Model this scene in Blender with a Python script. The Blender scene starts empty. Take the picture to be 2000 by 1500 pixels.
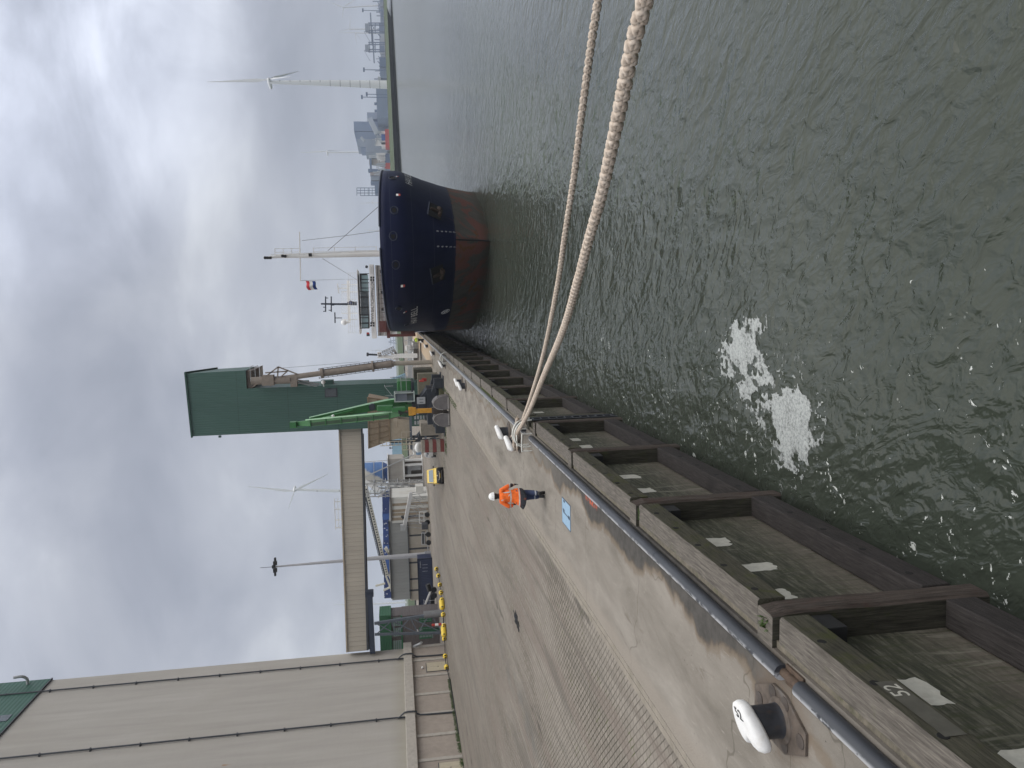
import bpy, bmesh, math, random
from mathutils import Vector, Matrix, noise as mnoise
random.seed(7)
SC = bpy.context.scene
COL = SC.collection
PI = math.pi
def V(*a): return Vector(a)
# ------------------------------------------------------------------ camera geometry (metres, quay top z = 0)
CAM_H, FPX, ROLL, PITCH, YAW = 4.8, 1480.0, math.radians(2.17), math.radians(8.694), math.radians(5.898)
_F = V(-math.sin(YAW), math.cos(YAW), 0); _R = V(math.cos(YAW), math.sin(YAW), 0)
FWD = V(math.cos(PITCH)*_F.x, math.cos(PITCH)*_F.y, -math.sin(PITCH))
DWN = V(-math.sin(PITCH)*_F.x, -math.sin(PITCH)*_F.y, -math.cos(PITCH))
_dn = DWN*math.cos(ROLL) - _R*math.sin(ROLL)
_rt = _R*math.cos(ROLL) + DWN*math.sin(ROLL)
def P(x, y, Y):
    """point of the place seen at photo pixel (x, y), Y metres along the quay"""
    d = FWD + _rt*((750-y)/FPX) + _dn*((x-1000)/FPX)
    return V(0, 0, CAM_H) + d*(Y/d.y)
# ------------------------------------------------------------------ objects
def tag(o, label=None, cat=None, group=None, kind=None):
    if label: o['label'] = label
    if cat: o['category'] = cat
    if group: o['group'] = group
    if kind: o['kind'] = kind
    return o
def thing(name, label, cat, loc=(0,0,0), rz=0.0, group=None):
    o = bpy.data.objects.new(name, None); COL.objects.link(o)
    o.location = loc; o.rotation_euler = (0,0,rz); o.empty_display_size = .3
    return tag(o, label, cat, group)
def copy_tree(o, parent=None):
    c = o.copy(); COL.objects.link(c); c.parent = parent
    for ch in list(o.children): copy_tree(ch, c)
    return c
class MB:
    """collects faces of one mesh object"""
    def __init__(s): s.v=[]; s.f=[]; s.m=[]
    def add(s, vs, fs, m=0):
        b=len(s.v); s.v += [Vector(p) for p in vs]
        for f in fs: s.f.append([b+i for i in f]); s.m.append(m)
        return s
    def box(s, x0,x1,y0,y1,z0,z1,m=0):
        if x0>x1: x0,x1=x1,x0
        if y0>y1: y0,y1=y1,y0
        if z0>z1: z0,z1=z1,z0
        return s.add([(x0,y0,z0),(x1,y0,z0),(x1,y1,z0),(x0,y1,z0),(x0,y0,z1),(x1,y0,z1),(x1,y1,z1),(x0,y1,z1)],
            [(0,3,2,1),(4,5,6,7),(0,1,5,4),(1,2,6,5),(2,3,7,6),(3,0,4,7)],m)
    def bar(s,p,q,w,h=None,m=0,up=(0,0,1)):
        p=Vector(p);q=Vector(q);h=h or w;d=(q-p)
        if d.length<1e-6: return s
        d.normalize();u=Vector(up)
        if abs(d.dot(u))>.97:u=Vector((0,1,0)) if abs(d.y)<.9 else Vector((1,0,0))
        a=d.cross(u).normalized();b=a.cross(d).normalized()
        vs=[]
        for c in(p,q):
            for i,j in((-1,-1),(1,-1),(1,1),(-1,1)):vs.append(c+a*(i*w/2)+b*(j*h/2))
        return s.add(vs,[(0,1,2,3),(7,6,5,4),(0,4,5,1),(1,5,6,2),(2,6,7,3),(3,7,4,0)],m)
    def tube(s,pts,r,n=10,m=0,caps=True,closed=False):
        pts=[Vector(p) for p in pts];N=len(pts)
        rs=r if isinstance(r,(list,tuple)) else [r]*N
        T=[]
        for i in range(N):
            a=pts[i-1] if (i>0 or closed) else pts[i];b=pts[(i+1)%N] if (i<N-1 or closed) else pts[i]
            T.append((b-a).normalized())
        u=Vector((0,0,1))
        if abs(T[0].dot(u))>.95:u=Vector((1,0,0))
        a=T[0].cross(u).normalized();vs=[]
        for i in range(N):
            a=(a-T[i]*a.dot(T[i])).normalized();b=T[i].cross(a)
            for k in range(n):
                t=2*PI*k/n;vs.append(pts[i]+(a*math.cos(t)+b*math.sin(t))*rs[i])
        fs=[]
        for i in range(N if closed else N-1):
            j=(i+1)%N
            for k in range(n):fs.append((i*n+k,i*n+(k+1)%n,j*n+(k+1)%n,j*n+k))
        if caps and not closed:
            fs.append(tuple(range(n-1,-1,-1)));fs.append(tuple((N-1)*n+k for k in range(n)))
        return s.add(vs,fs,m)
    def prism(s,poly,ext,m=0):
        n=len(poly);e=Vector(ext);vs=[Vector(p) for p in poly]+[Vector(p)+e for p in poly]
        fs=[tuple(range(n-1,-1,-1)),tuple(range(n,2*n))]+[(i,(i+1)%n,n+(i+1)%n,n+i) for i in range(n)]
        return s.add(vs,fs,m)
    def lathe(s,prof,c=(0,0,0),n=20,m=0,axis='z'):
        c=Vector(c);vs=[];fs=[]
        for r,z in prof:
            for k in range(n):
                t=2*PI*k/n;x,y=r*math.cos(t),r*math.sin(t)
                vs.append(c+(Vector((x,y,z)) if axis=='z' else Vector((x,z,y)) if axis=='y' else Vector((z,x,y))))
        for i in range(len(prof)-1):
            for k in range(n):fs.append((i*n+k,i*n+(k+1)%n,(i+1)*n+(k+1)%n,(i+1)*n+k))
        fs.append(tuple(range(n-1,-1,-1)));fs.append(tuple((len(prof)-1)*n+k for k in range(n)))
        return s.add(vs,fs,m)
    def ball(s,c,r,n=12,m=0,sc=(1,1,1)):
        k=max(4,n//2);pr=[(max(1e-4,math.sin(PI*i/k))*r,-math.cos(PI*i/k)*r) for i in range(k+1)]
        b=len(s.v);s.lathe(pr,(0,0,0),n,m);c=Vector(c)
        for i in range(b,len(s.v)):
            p=s.v[i];s.v[i]=c+Vector((p.x*sc[0],p.y*sc[1],p.z*sc[2]))
        return s
    def quad(s,a,b,c,d,m=0): return s.add([a,b,c,d],[(0,1,2,3)],m)
    def build(s,name,mats,parent=None,loc=None,smooth=None,bevel=0,world=False,seg=2):
        """loc: origin of a top-level mesh; world=True: vertices are in world space although parented to an unrotated Empty"""
        off=Vector(loc) if loc is not None else (parent.location.copy() if (world and parent) else Vector((0,0,0)))
        if world and parent and parent.parent: off=off+parent.parent.location
        me=bpy.data.meshes.new(name)
        me.from_pydata([tuple(p-off) for p in s.v],[],s.f)
        if not isinstance(mats,(list,tuple)):mats=[mats]
        for mt in mats:me.materials.append(mt)
        me.polygons.foreach_set('material_index',s.m)
        bm=bmesh.new();bm.from_mesh(me);bmesh.ops.recalc_face_normals(bm,faces=bm.faces[:]);bm.to_mesh(me);bm.free()
        if smooth is not None:
            me.polygons.foreach_set('use_smooth',[True]*len(me.polygons))
            me.set_sharp_from_angle(angle=math.radians(smooth))
        o=bpy.data.objects.new(name,me);COL.objects.link(o)
        if loc is not None:o.location=loc
        if parent:o.parent=parent
        if bevel:
            b=o.modifiers.new('Bevel','BEVEL');b.width=bevel;b.segments=seg;b.limit_method='ANGLE';b.angle_limit=.7
        return o
def text_mesh(body,size,extrude=.004,space=1.0):
    """lettering as a mesh, baseline along +x, up along +y"""
    c=bpy.data.curves.new('lettering','FONT');c.body=body;c.size=size;c.extrude=extrude;c.align_x='CENTER';c.align_y='CENTER';c.space_character=space
    c.resolution_u=3
    o=bpy.data.objects.new('lettering',c);COL.objects.link(o)
    dg=bpy.context.evaluated_depsgraph_get();me=bpy.data.meshes.new_from_object(o.evaluated_get(dg))
    bpy.data.objects.remove(o);return me
def text_obj(name,body,size,mat,o,right,up,parent=None,extrude=.004,bold=0,sx=1.0):
    me=text_mesh(body,size,extrude);r=Vector(right).normalized();u=Vector(up).normalized();n=r.cross(u);o=Vector(o)
    for v in me.vertices:v.co=o+r*v.co.x*sx+u*v.co.y+n*v.co.z
    me.materials.clear();me.materials.append(mat)
    ob=bpy.data.objects.new(name,me);COL.objects.link(ob)
    if parent:ob.parent=parent
    return ob
# ------------------------------------------------------------------ materials
class NT:
    def __init__(s,mat):
        s.t=mat.node_tree;s.n=s.t.nodes;s.l=s.t.links
    def node(s,ty,props=None,**inp):
        n=s.n.new(ty)
        for k,v in (props or {}).items():setattr(n,k,v)
        for k,v in inp.items():
            k=k.replace('_',' ')
            s.set(n.inputs[k],v)
        return n
    def set(s,sock,v):
        if isinstance(v,bpy.types.NodeSocket):s.l.new(v,sock)
        else:
            if isinstance(v,(tuple,list)) and len(v)==3 and sock.type=='RGBA':v=(*v,1)
            sock.default_value=v
    def pos(s): return s.node('ShaderNodeNewGeometry').outputs['Position']
    def obj(s): return s.node('ShaderNodeTexCoord').outputs['Object']
    def mapv(s,vec,scale=(1,1,1),rot=(0,0,0),loc=(0,0,0)):
        n=s.node('ShaderNodeMapping');s.set(n.inputs['Vector'],vec);n.inputs['Scale'].default_value=scale;n.inputs['Rotation'].default_value=rot;n.inputs['Location'].default_value=loc
        return n.outputs[0]
    def noise(s,vec,scale=1,detail=4,rough=.55,dist=0):
        n=s.node('ShaderNodeTexNoise');s.set(n.inputs['Vector'],vec);n.inputs['Scale'].default_value=scale;n.inputs['Detail'].default_value=detail;n.inputs['Roughness'].default_value=rough;n.inputs['Distortion'].default_value=dist
        return n.outputs['Fac']
    def voro(s,vec,scale=1,feature='F1',out='Distance'):
        n=s.node('ShaderNodeTexVoronoi',{'feature':feature});s.set(n.inputs['Vector'],vec);n.inputs['Scale'].default_value=scale
        return n.outputs[out]
    def ramp(s,fac,stops,interp='LINEAR'):
        n=s.node('ShaderNodeValToRGB');s.set(n.inputs[0],fac);cr=n.color_ramp;cr.interpolation=interp
        while len(cr.elements)<len(stops):cr.elements.new(.5)
        for e,(p,c) in zip(cr.elements,stops):
            e.position=p;e.color=(*c,1) if isinstance(c,(tuple,list)) else (c,c,c,1)
        return n.outputs[0]
    def mix(s,f,a,b,blend='MIX'):
        n=s.node('ShaderNodeMix',{'data_type':'RGBA','blend_type':blend});s.set(n.inputs[0],f);s.set(n.inputs[6],a);s.set(n.inputs[7],b)
        return n.outputs[2]
    def math(s,op,a,b=0.0,c=None):
        n=s.node('ShaderNodeMath',{'operation':op});s.set(n.inputs[0],a);s.set(n.inputs[1],b)
        if c is not None:s.set(n.inputs[2],c)
        return n.outputs[0]
    def sep(s,v):
        n=s.node('ShaderNodeSeparateXYZ');s.set(n.inputs[0],v);return n.outputs
    def comb(s,x,y,z):
        n=s.node('ShaderNodeCombineXYZ');s.set(n.inputs[0],x);s.set(n.inputs[1],y);s.set(n.inputs[2],z);return n.outputs[0]
    def smooth(s,v,a,b,lo=0.,hi=1.):
        n=s.node('ShaderNodeMapRange',{'interpolation_type':'SMOOTHSTEP'});s.set(n.inputs[0],v);n.inputs[1].default_value=a;n.inputs[2].default_value=b;n.inputs[3].default_value=lo;n.inputs[4].default_value=hi
        return n.outputs[0]
    def bump(s,h,strength=.3,dist=.02,normal=None):
        n=s.node('ShaderNodeBump');s.set(n.inputs['Height'],h);n.inputs['Strength'].default_value=strength;n.inputs['Distance'].default_value=dist
        if normal is not None:s.set(n.inputs['Normal'],normal)
        return n.outputs[0]
def newmat(name):
    m=bpy.data.materials.new(name);m.use_nodes=True;t=NT(m);b=t.n['Principled BSDF'];return m,t,b
def M(name,col,rough=.6,metal=0.,var=.18,scale=2.5,bump=.0,bscale=30,dirt=0.,dirtcol=(.05,.045,.035),spec=.4,streak=0.,stretch=(1,1,1)):
    """painted / plain surface with tone variation, grime blotches and run-down streaks"""
    m,t,b=newmat(name);p=t.mapv(t.obj(),stretch)
    n1=t.noise(p,scale,5,.6);lo=tuple(c*(1-var) for c in col);hi=tuple(min(1,c*(1+var)) for c in col)
    c=t.ramp(n1,[(.3,lo),(.7,hi)])
    if dirt:
        d=t.smooth(t.noise(p,scale*.6,7,.65,.4),.5,.72);d=t.math('MULTIPLY',d,dirt);c=t.mix(d,c,dirtcol)
    if streak:
        q=t.mapv(t.obj(),(scale*3,scale*3,scale*.15));d=t.smooth(t.noise(q,1,4,.6),.5,.75);d=t.math('MULTIPLY',d,streak);c=t.mix(d,c,dirtcol)
    t.set(b.inputs['Base Color'],c)
    t.set(b.inputs['Roughness'],t.math('ADD',t.math('MULTIPLY',n1,.2),rough-.1))
    b.inputs['Metallic'].default_value=metal;b.inputs['Specular IOR Level'].default_value=spec
    if bump:t.set(b.inputs['Normal'],t.bump(t.noise(p,bscale,5,.6),bump,.02))
    return m
# ------------------------------------------------------------------ camera, light, sky
cd=bpy.data.cameras.new('camera');cam=bpy.data.objects.new('camera',cd);COL.objects.link(cam)
cd.sensor_width=36;cd.sensor_fit='HORIZONTAL';cd.lens=36*FPX/2000;cd.clip_start=.05;cd.clip_end=20000
cam.matrix_world=Matrix.Translation((0,0,CAM_H)) @ Matrix((_dn,_rt,-FWD)).transposed().to_4x4()
SC.camera=cam
SUN_AZ,SUN_EL=math.radians(98),math.radians(52)   # azimuth from +Y towards +X
sd=bpy.data.lights.new('sun','SUN');sd.energy=1.1;sd.angle=math.radians(60);sd.color=(1,.96,.90)
so=bpy.data.objects.new('sun',sd);COL.objects.link(so)
SUNDIR=V(math.sin(SUN_AZ)*math.cos(SUN_EL),math.cos(SUN_AZ)*math.cos(SUN_EL),math.sin(SUN_EL))
so.rotation_euler=SUNDIR.to_track_quat('Z','Y').to_euler();so.location=(60,-40,200)
def sky():
    w=bpy.data.worlds.new('World');SC.world=w;w.use_nodes=True;t=NT(w);t.n.clear()
    out=t.node('ShaderNodeOutputWorld')
    sk=t.node('ShaderNodeTexSky',{'sky_type':'NISHITA'});sk.sun_disc=False;sk.sun_elevation=SUN_EL;sk.sun_rotation=SUN_AZ;sk.air_density=1;sk.dust_density=3
    blue=t.node('ShaderNodeBackground');t.set(blue.inputs[0],sk.outputs[0]);blue.inputs[1].default_value=.08
    d=t.node('ShaderNodeTexCoord').outputs['Generated'];x,y,z=t.sep(d)
    zz=t.math('MAXIMUM',z,0.0)
    den=t.math('ADD',zz,.42);p=t.comb(t.math('DIVIDE',x,den),t.math('DIVIDE',y,den),0.0)
    n1=t.noise(t.mapv(p,(1,1,1),(0,0,.5),(3.1,1.7,0)),.85,5,.45,.3)
    n2=t.noise(t.mapv(p,(1,1,1),(0,0,-.2),(7.3,4.4,0)),2.2,6,.5,.4)
    n3=t.noise(t.mapv(d,(1.8,1.8,3.4),(0,0,0),(1.2,.4,2.0)),2.0,7,.55,.35)
    n=t.math('ADD',t.math('ADD',t.math('MULTIPLY',n1,.45),t.math('MULTIPLY',n2,.2)),t.math('MULTIPLY',n3,.35))
    c=t.ramp(n,[(.37,(.275,.30,.365)),(.46,(.37,.395,.465)),(.54,(.475,.50,.565)),(.63,(.72,.745,.79))])
    c=t.mix(t.smooth(z,.40,.8),c,(.585,.58,.57))
    # overcast sky: brighter overhead, and one thin bright patch high on the right
    zen=t.smooth(z,.32,.92,.97,3.0);lowd=t.smooth(z,-.02,.10,.94,1.0)
    s=V(.33,.83,.44).normalized();dot=t.math('ADD',t.math('ADD',t.math('MULTIPLY',x,s.x),t.math('MULTIPLY',y,s.y)),t.math('MULTIPLY',z,s.z))
    glow=t.math('MULTIPLY',t.smooth(dot,.93,1.0,0,1.3),t.smooth(n,.36,.56,.25,1.0))
    k=t.math('MULTIPLY',t.math('ADD',zen,glow),lowd)
    cl=t.node('ShaderNodeBackground');t.set(cl.inputs[0],c);t.set(cl.inputs[1],k)
    mx=t.node('ShaderNodeMixShader');mx.inputs[0].default_value=.93
    t.l.new(blue.outputs[0],mx.inputs[1]);t.l.new(cl.outputs[0],mx.inputs[2]);t.l.new(mx.outputs[0],out.inputs[0])
sky()
SC.view_settings.view_transform='Standard';SC.view_settings.look='None';SC.view_settings.exposure=0.18;SC.view_settings.gamma=1.0
SC.render.engine='CYCLES'
SC.cycles.use_denoising=True
SC.cycles.max_bounces=8;SC.cycles.volume_bounces=0;SC.cycles.caustics_reflective=False;SC.cycles.caustics_refractive=False
SC.cycles.use_adaptive_sampling=True;SC.cycles.adaptive_threshold=.02
# ================================================================== materials of the place
STEEL=M('galvanised steel',(.42,.43,.44),.5,.3,.15,6)
STEELD=M('dark steel',(.055,.06,.07),.55,.2,.3,4,dirt=.3)
WHITE=M('white paint',(.74,.74,.73),.45,0,.05,3,dirt=.25,dirtcol=(.4,.36,.3))
WHITECL=M('clean white paint',(.8,.8,.79),.4,0,.03,2)
BLACK=M('black rubber',(.018,.018,.019),.6,0,.2,5)
HOLESHADE=M('painted hole shade',(.01,.01,.01),.9,0,.1,5)  # near-black colour standing in for the shade inside holes
GREENCL=M('green cladding paint',(.02,.085,.06),.5,0,.08,.7)
GLASS=M('window glass',(.03,.045,.05),.08,0,.2,1,spec=.8)
RED=M('red paint',(.42,.05,.04),.5,0,.15,4,dirt=.2)
YELLOW=M('yellow float plastic',(.78,.56,.06),.4,0,.08,6,dirt=.2,dirtcol=(.3,.22,.06))
BLUEGREY=M('blue grey steel paint',(.115,.135,.165),.5,.1,.15,3,dirt=.2)

def wood_mat(name,base,moss,mossamt,dark,axis='y'):
    m,t,b=newmat(name);p=t.pos();st={'y':(9,.7,9),'z':(9,9,.7),'x':(.7,9,9)}[axis]
    g=t.noise(t.mapv(p,st),3.2,8,.7,.35);g2=t.noise(t.mapv(p,tuple(v*(3 if v>1 else 1) for v in st)),3.5,5,.65,.2);big=t.noise(p,1.1,5,.6,.3)
    c=t.ramp(g,[(.30,tuple(v*.40 for v in base)),(.5,base),(.70,tuple(v*1.65 for v in base))])
    c=t.mix(t.smooth(g2,.58,.64,0,.7),c,dark)
    c=t.mix(t.smooth(big,.55,.75,0,.5),c,dark)
    nz=t.sep(t.node('ShaderNodeNewGeometry').outputs['Normal'])
    mo=t.smooth(t.noise(p,2.3,6,.65,.6),.62-.25*mossamt,.78-.2*mossamt,0,min(1,.35+mossamt*.6))
    c=t.mix(mo,c,moss)
    spk=t.smooth(t.voro(p,26),.0,.09,.5,0);c=t.mix(t.math('MULTIPLY',spk,t.smooth(t.noise(p,5,3),.5,.65)),c,(.30,.28,.25))
    t.set(b.inputs['Base Color'],c);b.inputs['Roughness'].default_value=.82;b.inputs['Specular IOR Level'].default_value=.25
    h=t.math('ADD',t.math('MULTIPLY',g,.7),t.math('MULTIPLY',g2,.5))
    t.set(b.inputs['Normal'],t.bump(h,.8,.02));return m
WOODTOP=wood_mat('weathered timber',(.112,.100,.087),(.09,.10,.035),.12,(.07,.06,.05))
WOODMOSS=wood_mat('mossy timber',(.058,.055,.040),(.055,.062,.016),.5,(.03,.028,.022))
WOODPOST=wood_mat('mossy post timber',(.05,.047,.036),(.05,.058,.018),.35,(.018,.017,.013),'z')
WOODCHEW=wood_mat('chafed red timber',(.062,.050,.043),(.060,.030,.024),.3,(.035,.022,.018),'z')
WOODLOW=wood_mat('dark tidal timber',(.034,.030,.029),(.03,.03,.016),.15,(.014,.013,.013))
def panel_mat():
    m,t,b=newmat('stained backing board');p=t.pos()
    g=t.noise(t.mapv(p,(3,.9,7)),2.2,7,.65,.4);v=t.noise(t.mapv(p,(5,5,.5)),3,6,.6,.2);f=t.noise(p,38,4,.7)
    c=t.ramp(g,[(.36,(.018,.019,.012)),(.5,(.045,.046,.030)),(.66,(.120,.114,.088))])
    z=t.sep(p)[2]
    low=t.smooth(z,-1.5,-2.5,0,.75);c=t.mix(t.math('MULTIPLY',low,t.smooth(t.noise(p,4,5,.6),.3,.6,.4,1)),c,(.125,.105,.085))
    c=t.mix(t.smooth(v,.50,.66,0,.65),c,(.04,.046,.02));hs=t.noise(t.mapv(p,(1,1.6,.22)),2.6,6,.65,.3);c=t.mix(t.smooth(hs,.56,.66,0,.5),c,(.20,.19,.155))
    c=t.mix(t.smooth(f,.66,.74,0,.7),c,(.33,.30,.25))
    lum=t.smooth(t.math('FRACT',t.math('MULTIPLY',z,2.4)),.0,.04,.5,0.);c=t.mix(lum,c,(.03,.03,.02))
    t.set(b.inputs['Base Color'],c);b.inputs['Roughness'].default_value=.85
    t.set(b.inputs['Normal'],t.bump(t.math('ADD',g,t.math('MULTIPLY',f,.4)),.5,.015));return m
PANEL=panel_mat()
FLAKE=M('flaking white coat',(.46,.45,.40),.7,0,.12,9,.3,25,dirt=.35,dirtcol=(.27,.25,.19))

# ------------------------------------------------------------------ ground
def apron_mat():
    m,t,b=newmat('quay concrete');p=t.pos();x,y,z=t.sep(p)
    n=t.noise(p,.35,6,.6,.3);st=t.noise(t.mapv(p,(1.2,.35,1)),1.0,7,.62,.5);fine=t.noise(p,22,6,.7);grit=t.noise(p,95,3,.7)
    c=t.ramp(st,[(.3,(.138,.125,.107)),(.48,(.198,.180,.157)),(.7,(.258,.237,.210))])
    c=t.mix(t.smooth(n,.48,.66,0,.5),c,(.19,.170,.148));c=t.mix(t.smooth(t.noise(t.mapv(p,(2.2,.5,1)),1.3,7,.7,.8),.60,.70,0,.6),c,(.125,.108,.09))
    rake=t.noise(t.mapv(p,(26,3.2,1),(0,0,.1)),1.0,5,.7);c=t.mix(t.smooth(rake,.58,.70,0,.45),c,(.36,.33,.295));c=t.mix(t.smooth(rake,.42,.32,0,.35),c,(.14,.122,.10))
    c=t.mix(t.smooth(fine,.58,.70,0,.5),c,(.125,.105,.085));c=t.mix(t.smooth(grit,.58,.70,0,.55),c,(.40,.37,.335))
    pit=t.voro(p,7.5);c=t.mix(t.math('MULTIPLY',t.smooth(pit,.10,.05),t.smooth(t.noise(p,1.7,3),.5,.6)),c,(.07,.06,.05))
    crk=t.node('ShaderNodeTexVoronoi',{'feature':'DISTANCE_TO_EDGE'});wv=t.node('ShaderNodeVectorMath',{'operation':'ADD'});t.set(wv.inputs[0],p);nz_=t.node('ShaderNodeTexNoise');t.set(nz_.inputs['Vector'],p);nz_.inputs['Scale'].default_value=1.5;t.set(wv.inputs[1],nz_.outputs['Color']);t.set(crk.inputs['Vector'],wv.outputs[0]);crk.inputs['Scale'].default_value=.16
    c=t.mix(t.math('MULTIPLY',t.smooth(crk.outputs[0],.004,.001),.55),c,(.08,.07,.055))
    # damp, worn band along the edge pipe
    wob=t.math('ADD',t.math('MULTIPLY',t.noise(t.mapv(p,(0,.42,0)),1.0,3,.5),1.7),t.math('MULTIPLY',t.noise(p,2.2,5,.6,.4),.5))
    e=t.math('ADD',x,4.8);wet=t.math('ADD',e,t.math('SUBTRACT',wob,.52))
    fy=t.math('MULTIPLY',t.smooth(y,7.6,10.5),t.smooth(y,29,19))
    wetf=t.math('MULTIPLY',t.smooth(wet,-.02,.10),t.math('ADD',t.math('MULTIPLY',fy,.74),.18))
    wc=t.ramp(t.noise(p,3.5,6,.65),[(.35,(.040,.038,.036)),(.65,(.074,.070,.066))]);c=t.mix(wetf,c,wc)
    halo=t.math('MULTIPLY',t.smooth(wet,-.16,0.),t.smooth(wet,.16,.02,0,.6));c=t.mix(halo,c,(.13,.098,.068))
    # rust around the near bollard plate
    dx=t.math('ADD',x,5.3);dy=t.math('SUBTRACT',y,8.75);r=t.math('SQRT',t.math('ADD',t.math('MULTIPLY',dx,dx),t.math('MULTIPLY',dy,dy)))
    c=t.mix(t.math('MULTIPLY',t.smooth(t.math('ADD',r,t.math('MULTIPLY',t.noise(p,4,4),.5)),1.15,.6,0,.6),t.noise(p,6,4)),c,(.14,.085,.05))
    # moss beside the pipe further on
    ms=t.math('MULTIPLY',t.smooth(t.math('ADD',x,t.math('MULTIPLY',t.noise(p,1.3,5,.6),1.3)),-4.35,-4.1),t.math('MULTIPLY',t.smooth(y,33,36),t.smooth(y,45,42)))
    c=t.mix(ms,c,(.06,.075,.025))
    # exposed aggregate strip beside the kerb
    ag=t.smooth(t.math('ADD',x,t.math('MULTIPLY',t.noise(t.mapv(p,(.3,.25,1)),1,3),1.2)),-6.75,-7.1)
    agc=t.ramp(t.noise(p,60,3,.7),[(.38,(.15,.128,.105)),(.6,(.335,.302,.265))]);c=t.mix(t.math('MULTIPLY',ag,.7),c,agc)
    # slab joints
    j=t.math('FRACT',t.math('DIVIDE',t.math('ADD',y,2.0),10.5));jm=t.math('MULTIPLY',t.smooth(j,.0012,.0022,1,0),.6);c=t.mix(jm,c,(.09,.08,.06))
    # sandy spill far off
    c=t.mix(t.math('MULTIPLY',t.smooth(y,96,110),.75),c,(.40,.30,.20))
    red=t.math('MULTIPLY',t.math('MULTIPLY',t.smooth(y,17.7,18.0),t.smooth(y,19.1,18.8)),t.math('MULTIPLY',t.math('MULTIPLY',t.smooth(x,-5.10,-5.04),t.smooth(x,-4.86,-4.9)),t.smooth(t.noise(p,5,5,.7),.46,.56)))
    c=t.mix(red,c,(.42,.09,.05))
    t.set(b.inputs['Base Color'],c)
    t.set(b.inputs['Roughness'],t.math('SUBTRACT',.9,t.math('MULTIPLY',wetf,.1)));b.inputs['Specular IOR Level'].default_value=.12
    t.set(b.inputs['Normal'],t.bump(t.math('ADD',fine,t.math('MULTIPLY',grit,.5)),.25,.012));return m
def paving_mat():
    m,t,b=newmat('block paving');p=t.pos();x,y,z=t.sep(p)
    q=t.mapv(p,(1,1,1),(0,0,math.radians(45)))
    q=t.node('ShaderNodeVectorMath',{'operation':'ADD'});t.set(q.inputs[0],t.mapv(p,(1,1,1),(0,0,math.radians(45))))
    w=t.node('ShaderNodeTexNoise');t.set(w.inputs['Vector'],p);w.inputs['Scale'].default_value=.6
    sc=t.node('ShaderNodeVectorMath',{'operation':'SCALE'});t.set(sc.inputs[0],w.outputs['Color']);sc.inputs['Scale'].default_value=.08
    t.set(q.inputs[1],sc.outputs[0])
    br=t.node('ShaderNodeTexBrick',{'offset':.5});t.set(br.inputs['Vector'],q.outputs[0]);br.inputs['Scale'].default_value=1
    br.inputs['Brick Width'].default_value=.30;br.inputs['Row Height'].default_value=.15;br.inputs['Mortar Size'].default_value=.0135;br.inputs['Mortar Smooth'].default_value=.3
    br.inputs['Color1'].default_value=(.168,.149,.127,1);br.inputs['Color2'].default_value=(.222,.198,.171,1);br.inputs['Mortar'].default_value=(.030,.026,.017,1);br.inputs['Bias'].default_value=0
    c=br.outputs[0]
    big=t.noise(t.mapv(p,(.5,.14,1),(0,0,.12)),.5,5,.55,.6);st=t.noise(t.mapv(p,(.9,.07,1),(0,0,.22)),1.0,6,.6,.8)
    c=t.mix(t.smooth(big,.38,.62,0,.45),c,(.258,.234,.206),'MIX')
    c=t.mix(t.smooth(st,.50,.62,0,.6),c,(.165,.136,.118))
    c=t.mix(t.smooth(t.noise(t.mapv(p,(1.1,.12,1),(0,0,.3),(5,2,0)),.7,6,.6,.7),.52,.64,0,.6),c,(.115,.105,.092))
    c=t.mix(t.smooth(t.noise(p,3,5,.65),.6,.75,0,.35),c,(.29,.262,.228))
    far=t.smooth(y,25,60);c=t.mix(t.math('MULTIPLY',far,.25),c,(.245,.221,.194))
    sp_=t.noise(p,34,4,.7);c=t.mix(t.smooth(sp_,.58,.7,0,.45),c,(.33,.30,.26));c=t.mix(t.smooth(sp_,.42,.3,0,.45),c,(.10,.088,.07))
    trk=t.noise(t.mapv(p,(2.6,.035,1),(0,0,.10)),1.0,5,.65,.5);c=t.mix(t.smooth(trk,.56,.63,0,.42),c,(.10,.088,.075))
    oil=t.noise(t.mapv(p,(1,.3,1)),.55,4,.6,.4);c=t.mix(t.smooth(oil,.66,.71,0,.6),c,(.06,.054,.046))
    mossn=t.math('MULTIPLY',t.smooth(t.noise(p,1.1,5,.7),.62,.72),t.math('SUBTRACT',1.0,br.outputs['Fac']));
    mo=t.math('MULTIPLY',br.outputs['Fac'],t.smooth(t.noise(p,1.3,5,.7),.56,.64));c=t.mix(t.math('MULTIPLY',mo,.8),c,(.055,.07,.015))
    # tyre-polished damp hollow
    wx=t.math('ADD',x,t.math('ADD',17.2,t.math('MULTIPLY',t.math('SUBTRACT',t.noise(t.mapv(p,(0,.09,0)),1,3),.5),6)))
    wf=t.math('MULTIPLY',t.smooth(t.math('ABSOLUTE',wx),1.0,.1,0,.5),t.math('MULTIPLY',t.smooth(y,16,22),t.smooth(y,46,36)))
    wf=t.math('MULTIPLY',wf,t.smooth(t.noise(p,.8,4),.4,.6))
    c=t.mix(wf,c,(.13,.125,.115))
    t.set(b.inputs['Base Color'],c);t.set(b.inputs['Roughness'],t.math('SUBTRACT',.88,t.math('MULTIPLY',wf,.4)));b.inputs['Specular IOR Level'].default_value=.15
    t.set(b.inputs['Normal'],t.bump(t.math('SUBTRACT',t.math('MULTIPLY',t.noise(p,30,5,.7),.35),br.outputs['Fac']),.7,.02));return m
LEDGE=M('dirty ledge concrete',(.13,.115,.09),.9,0,.35,9,.5,30,dirt=.6,dirtcol=(.07,.075,.03))
QWALL=M('quay wall concrete',(.07,.068,.055),.9,0,.3,1.5,.4,12,dirt=.5,dirtcol=(.03,.035,.018))
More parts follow.
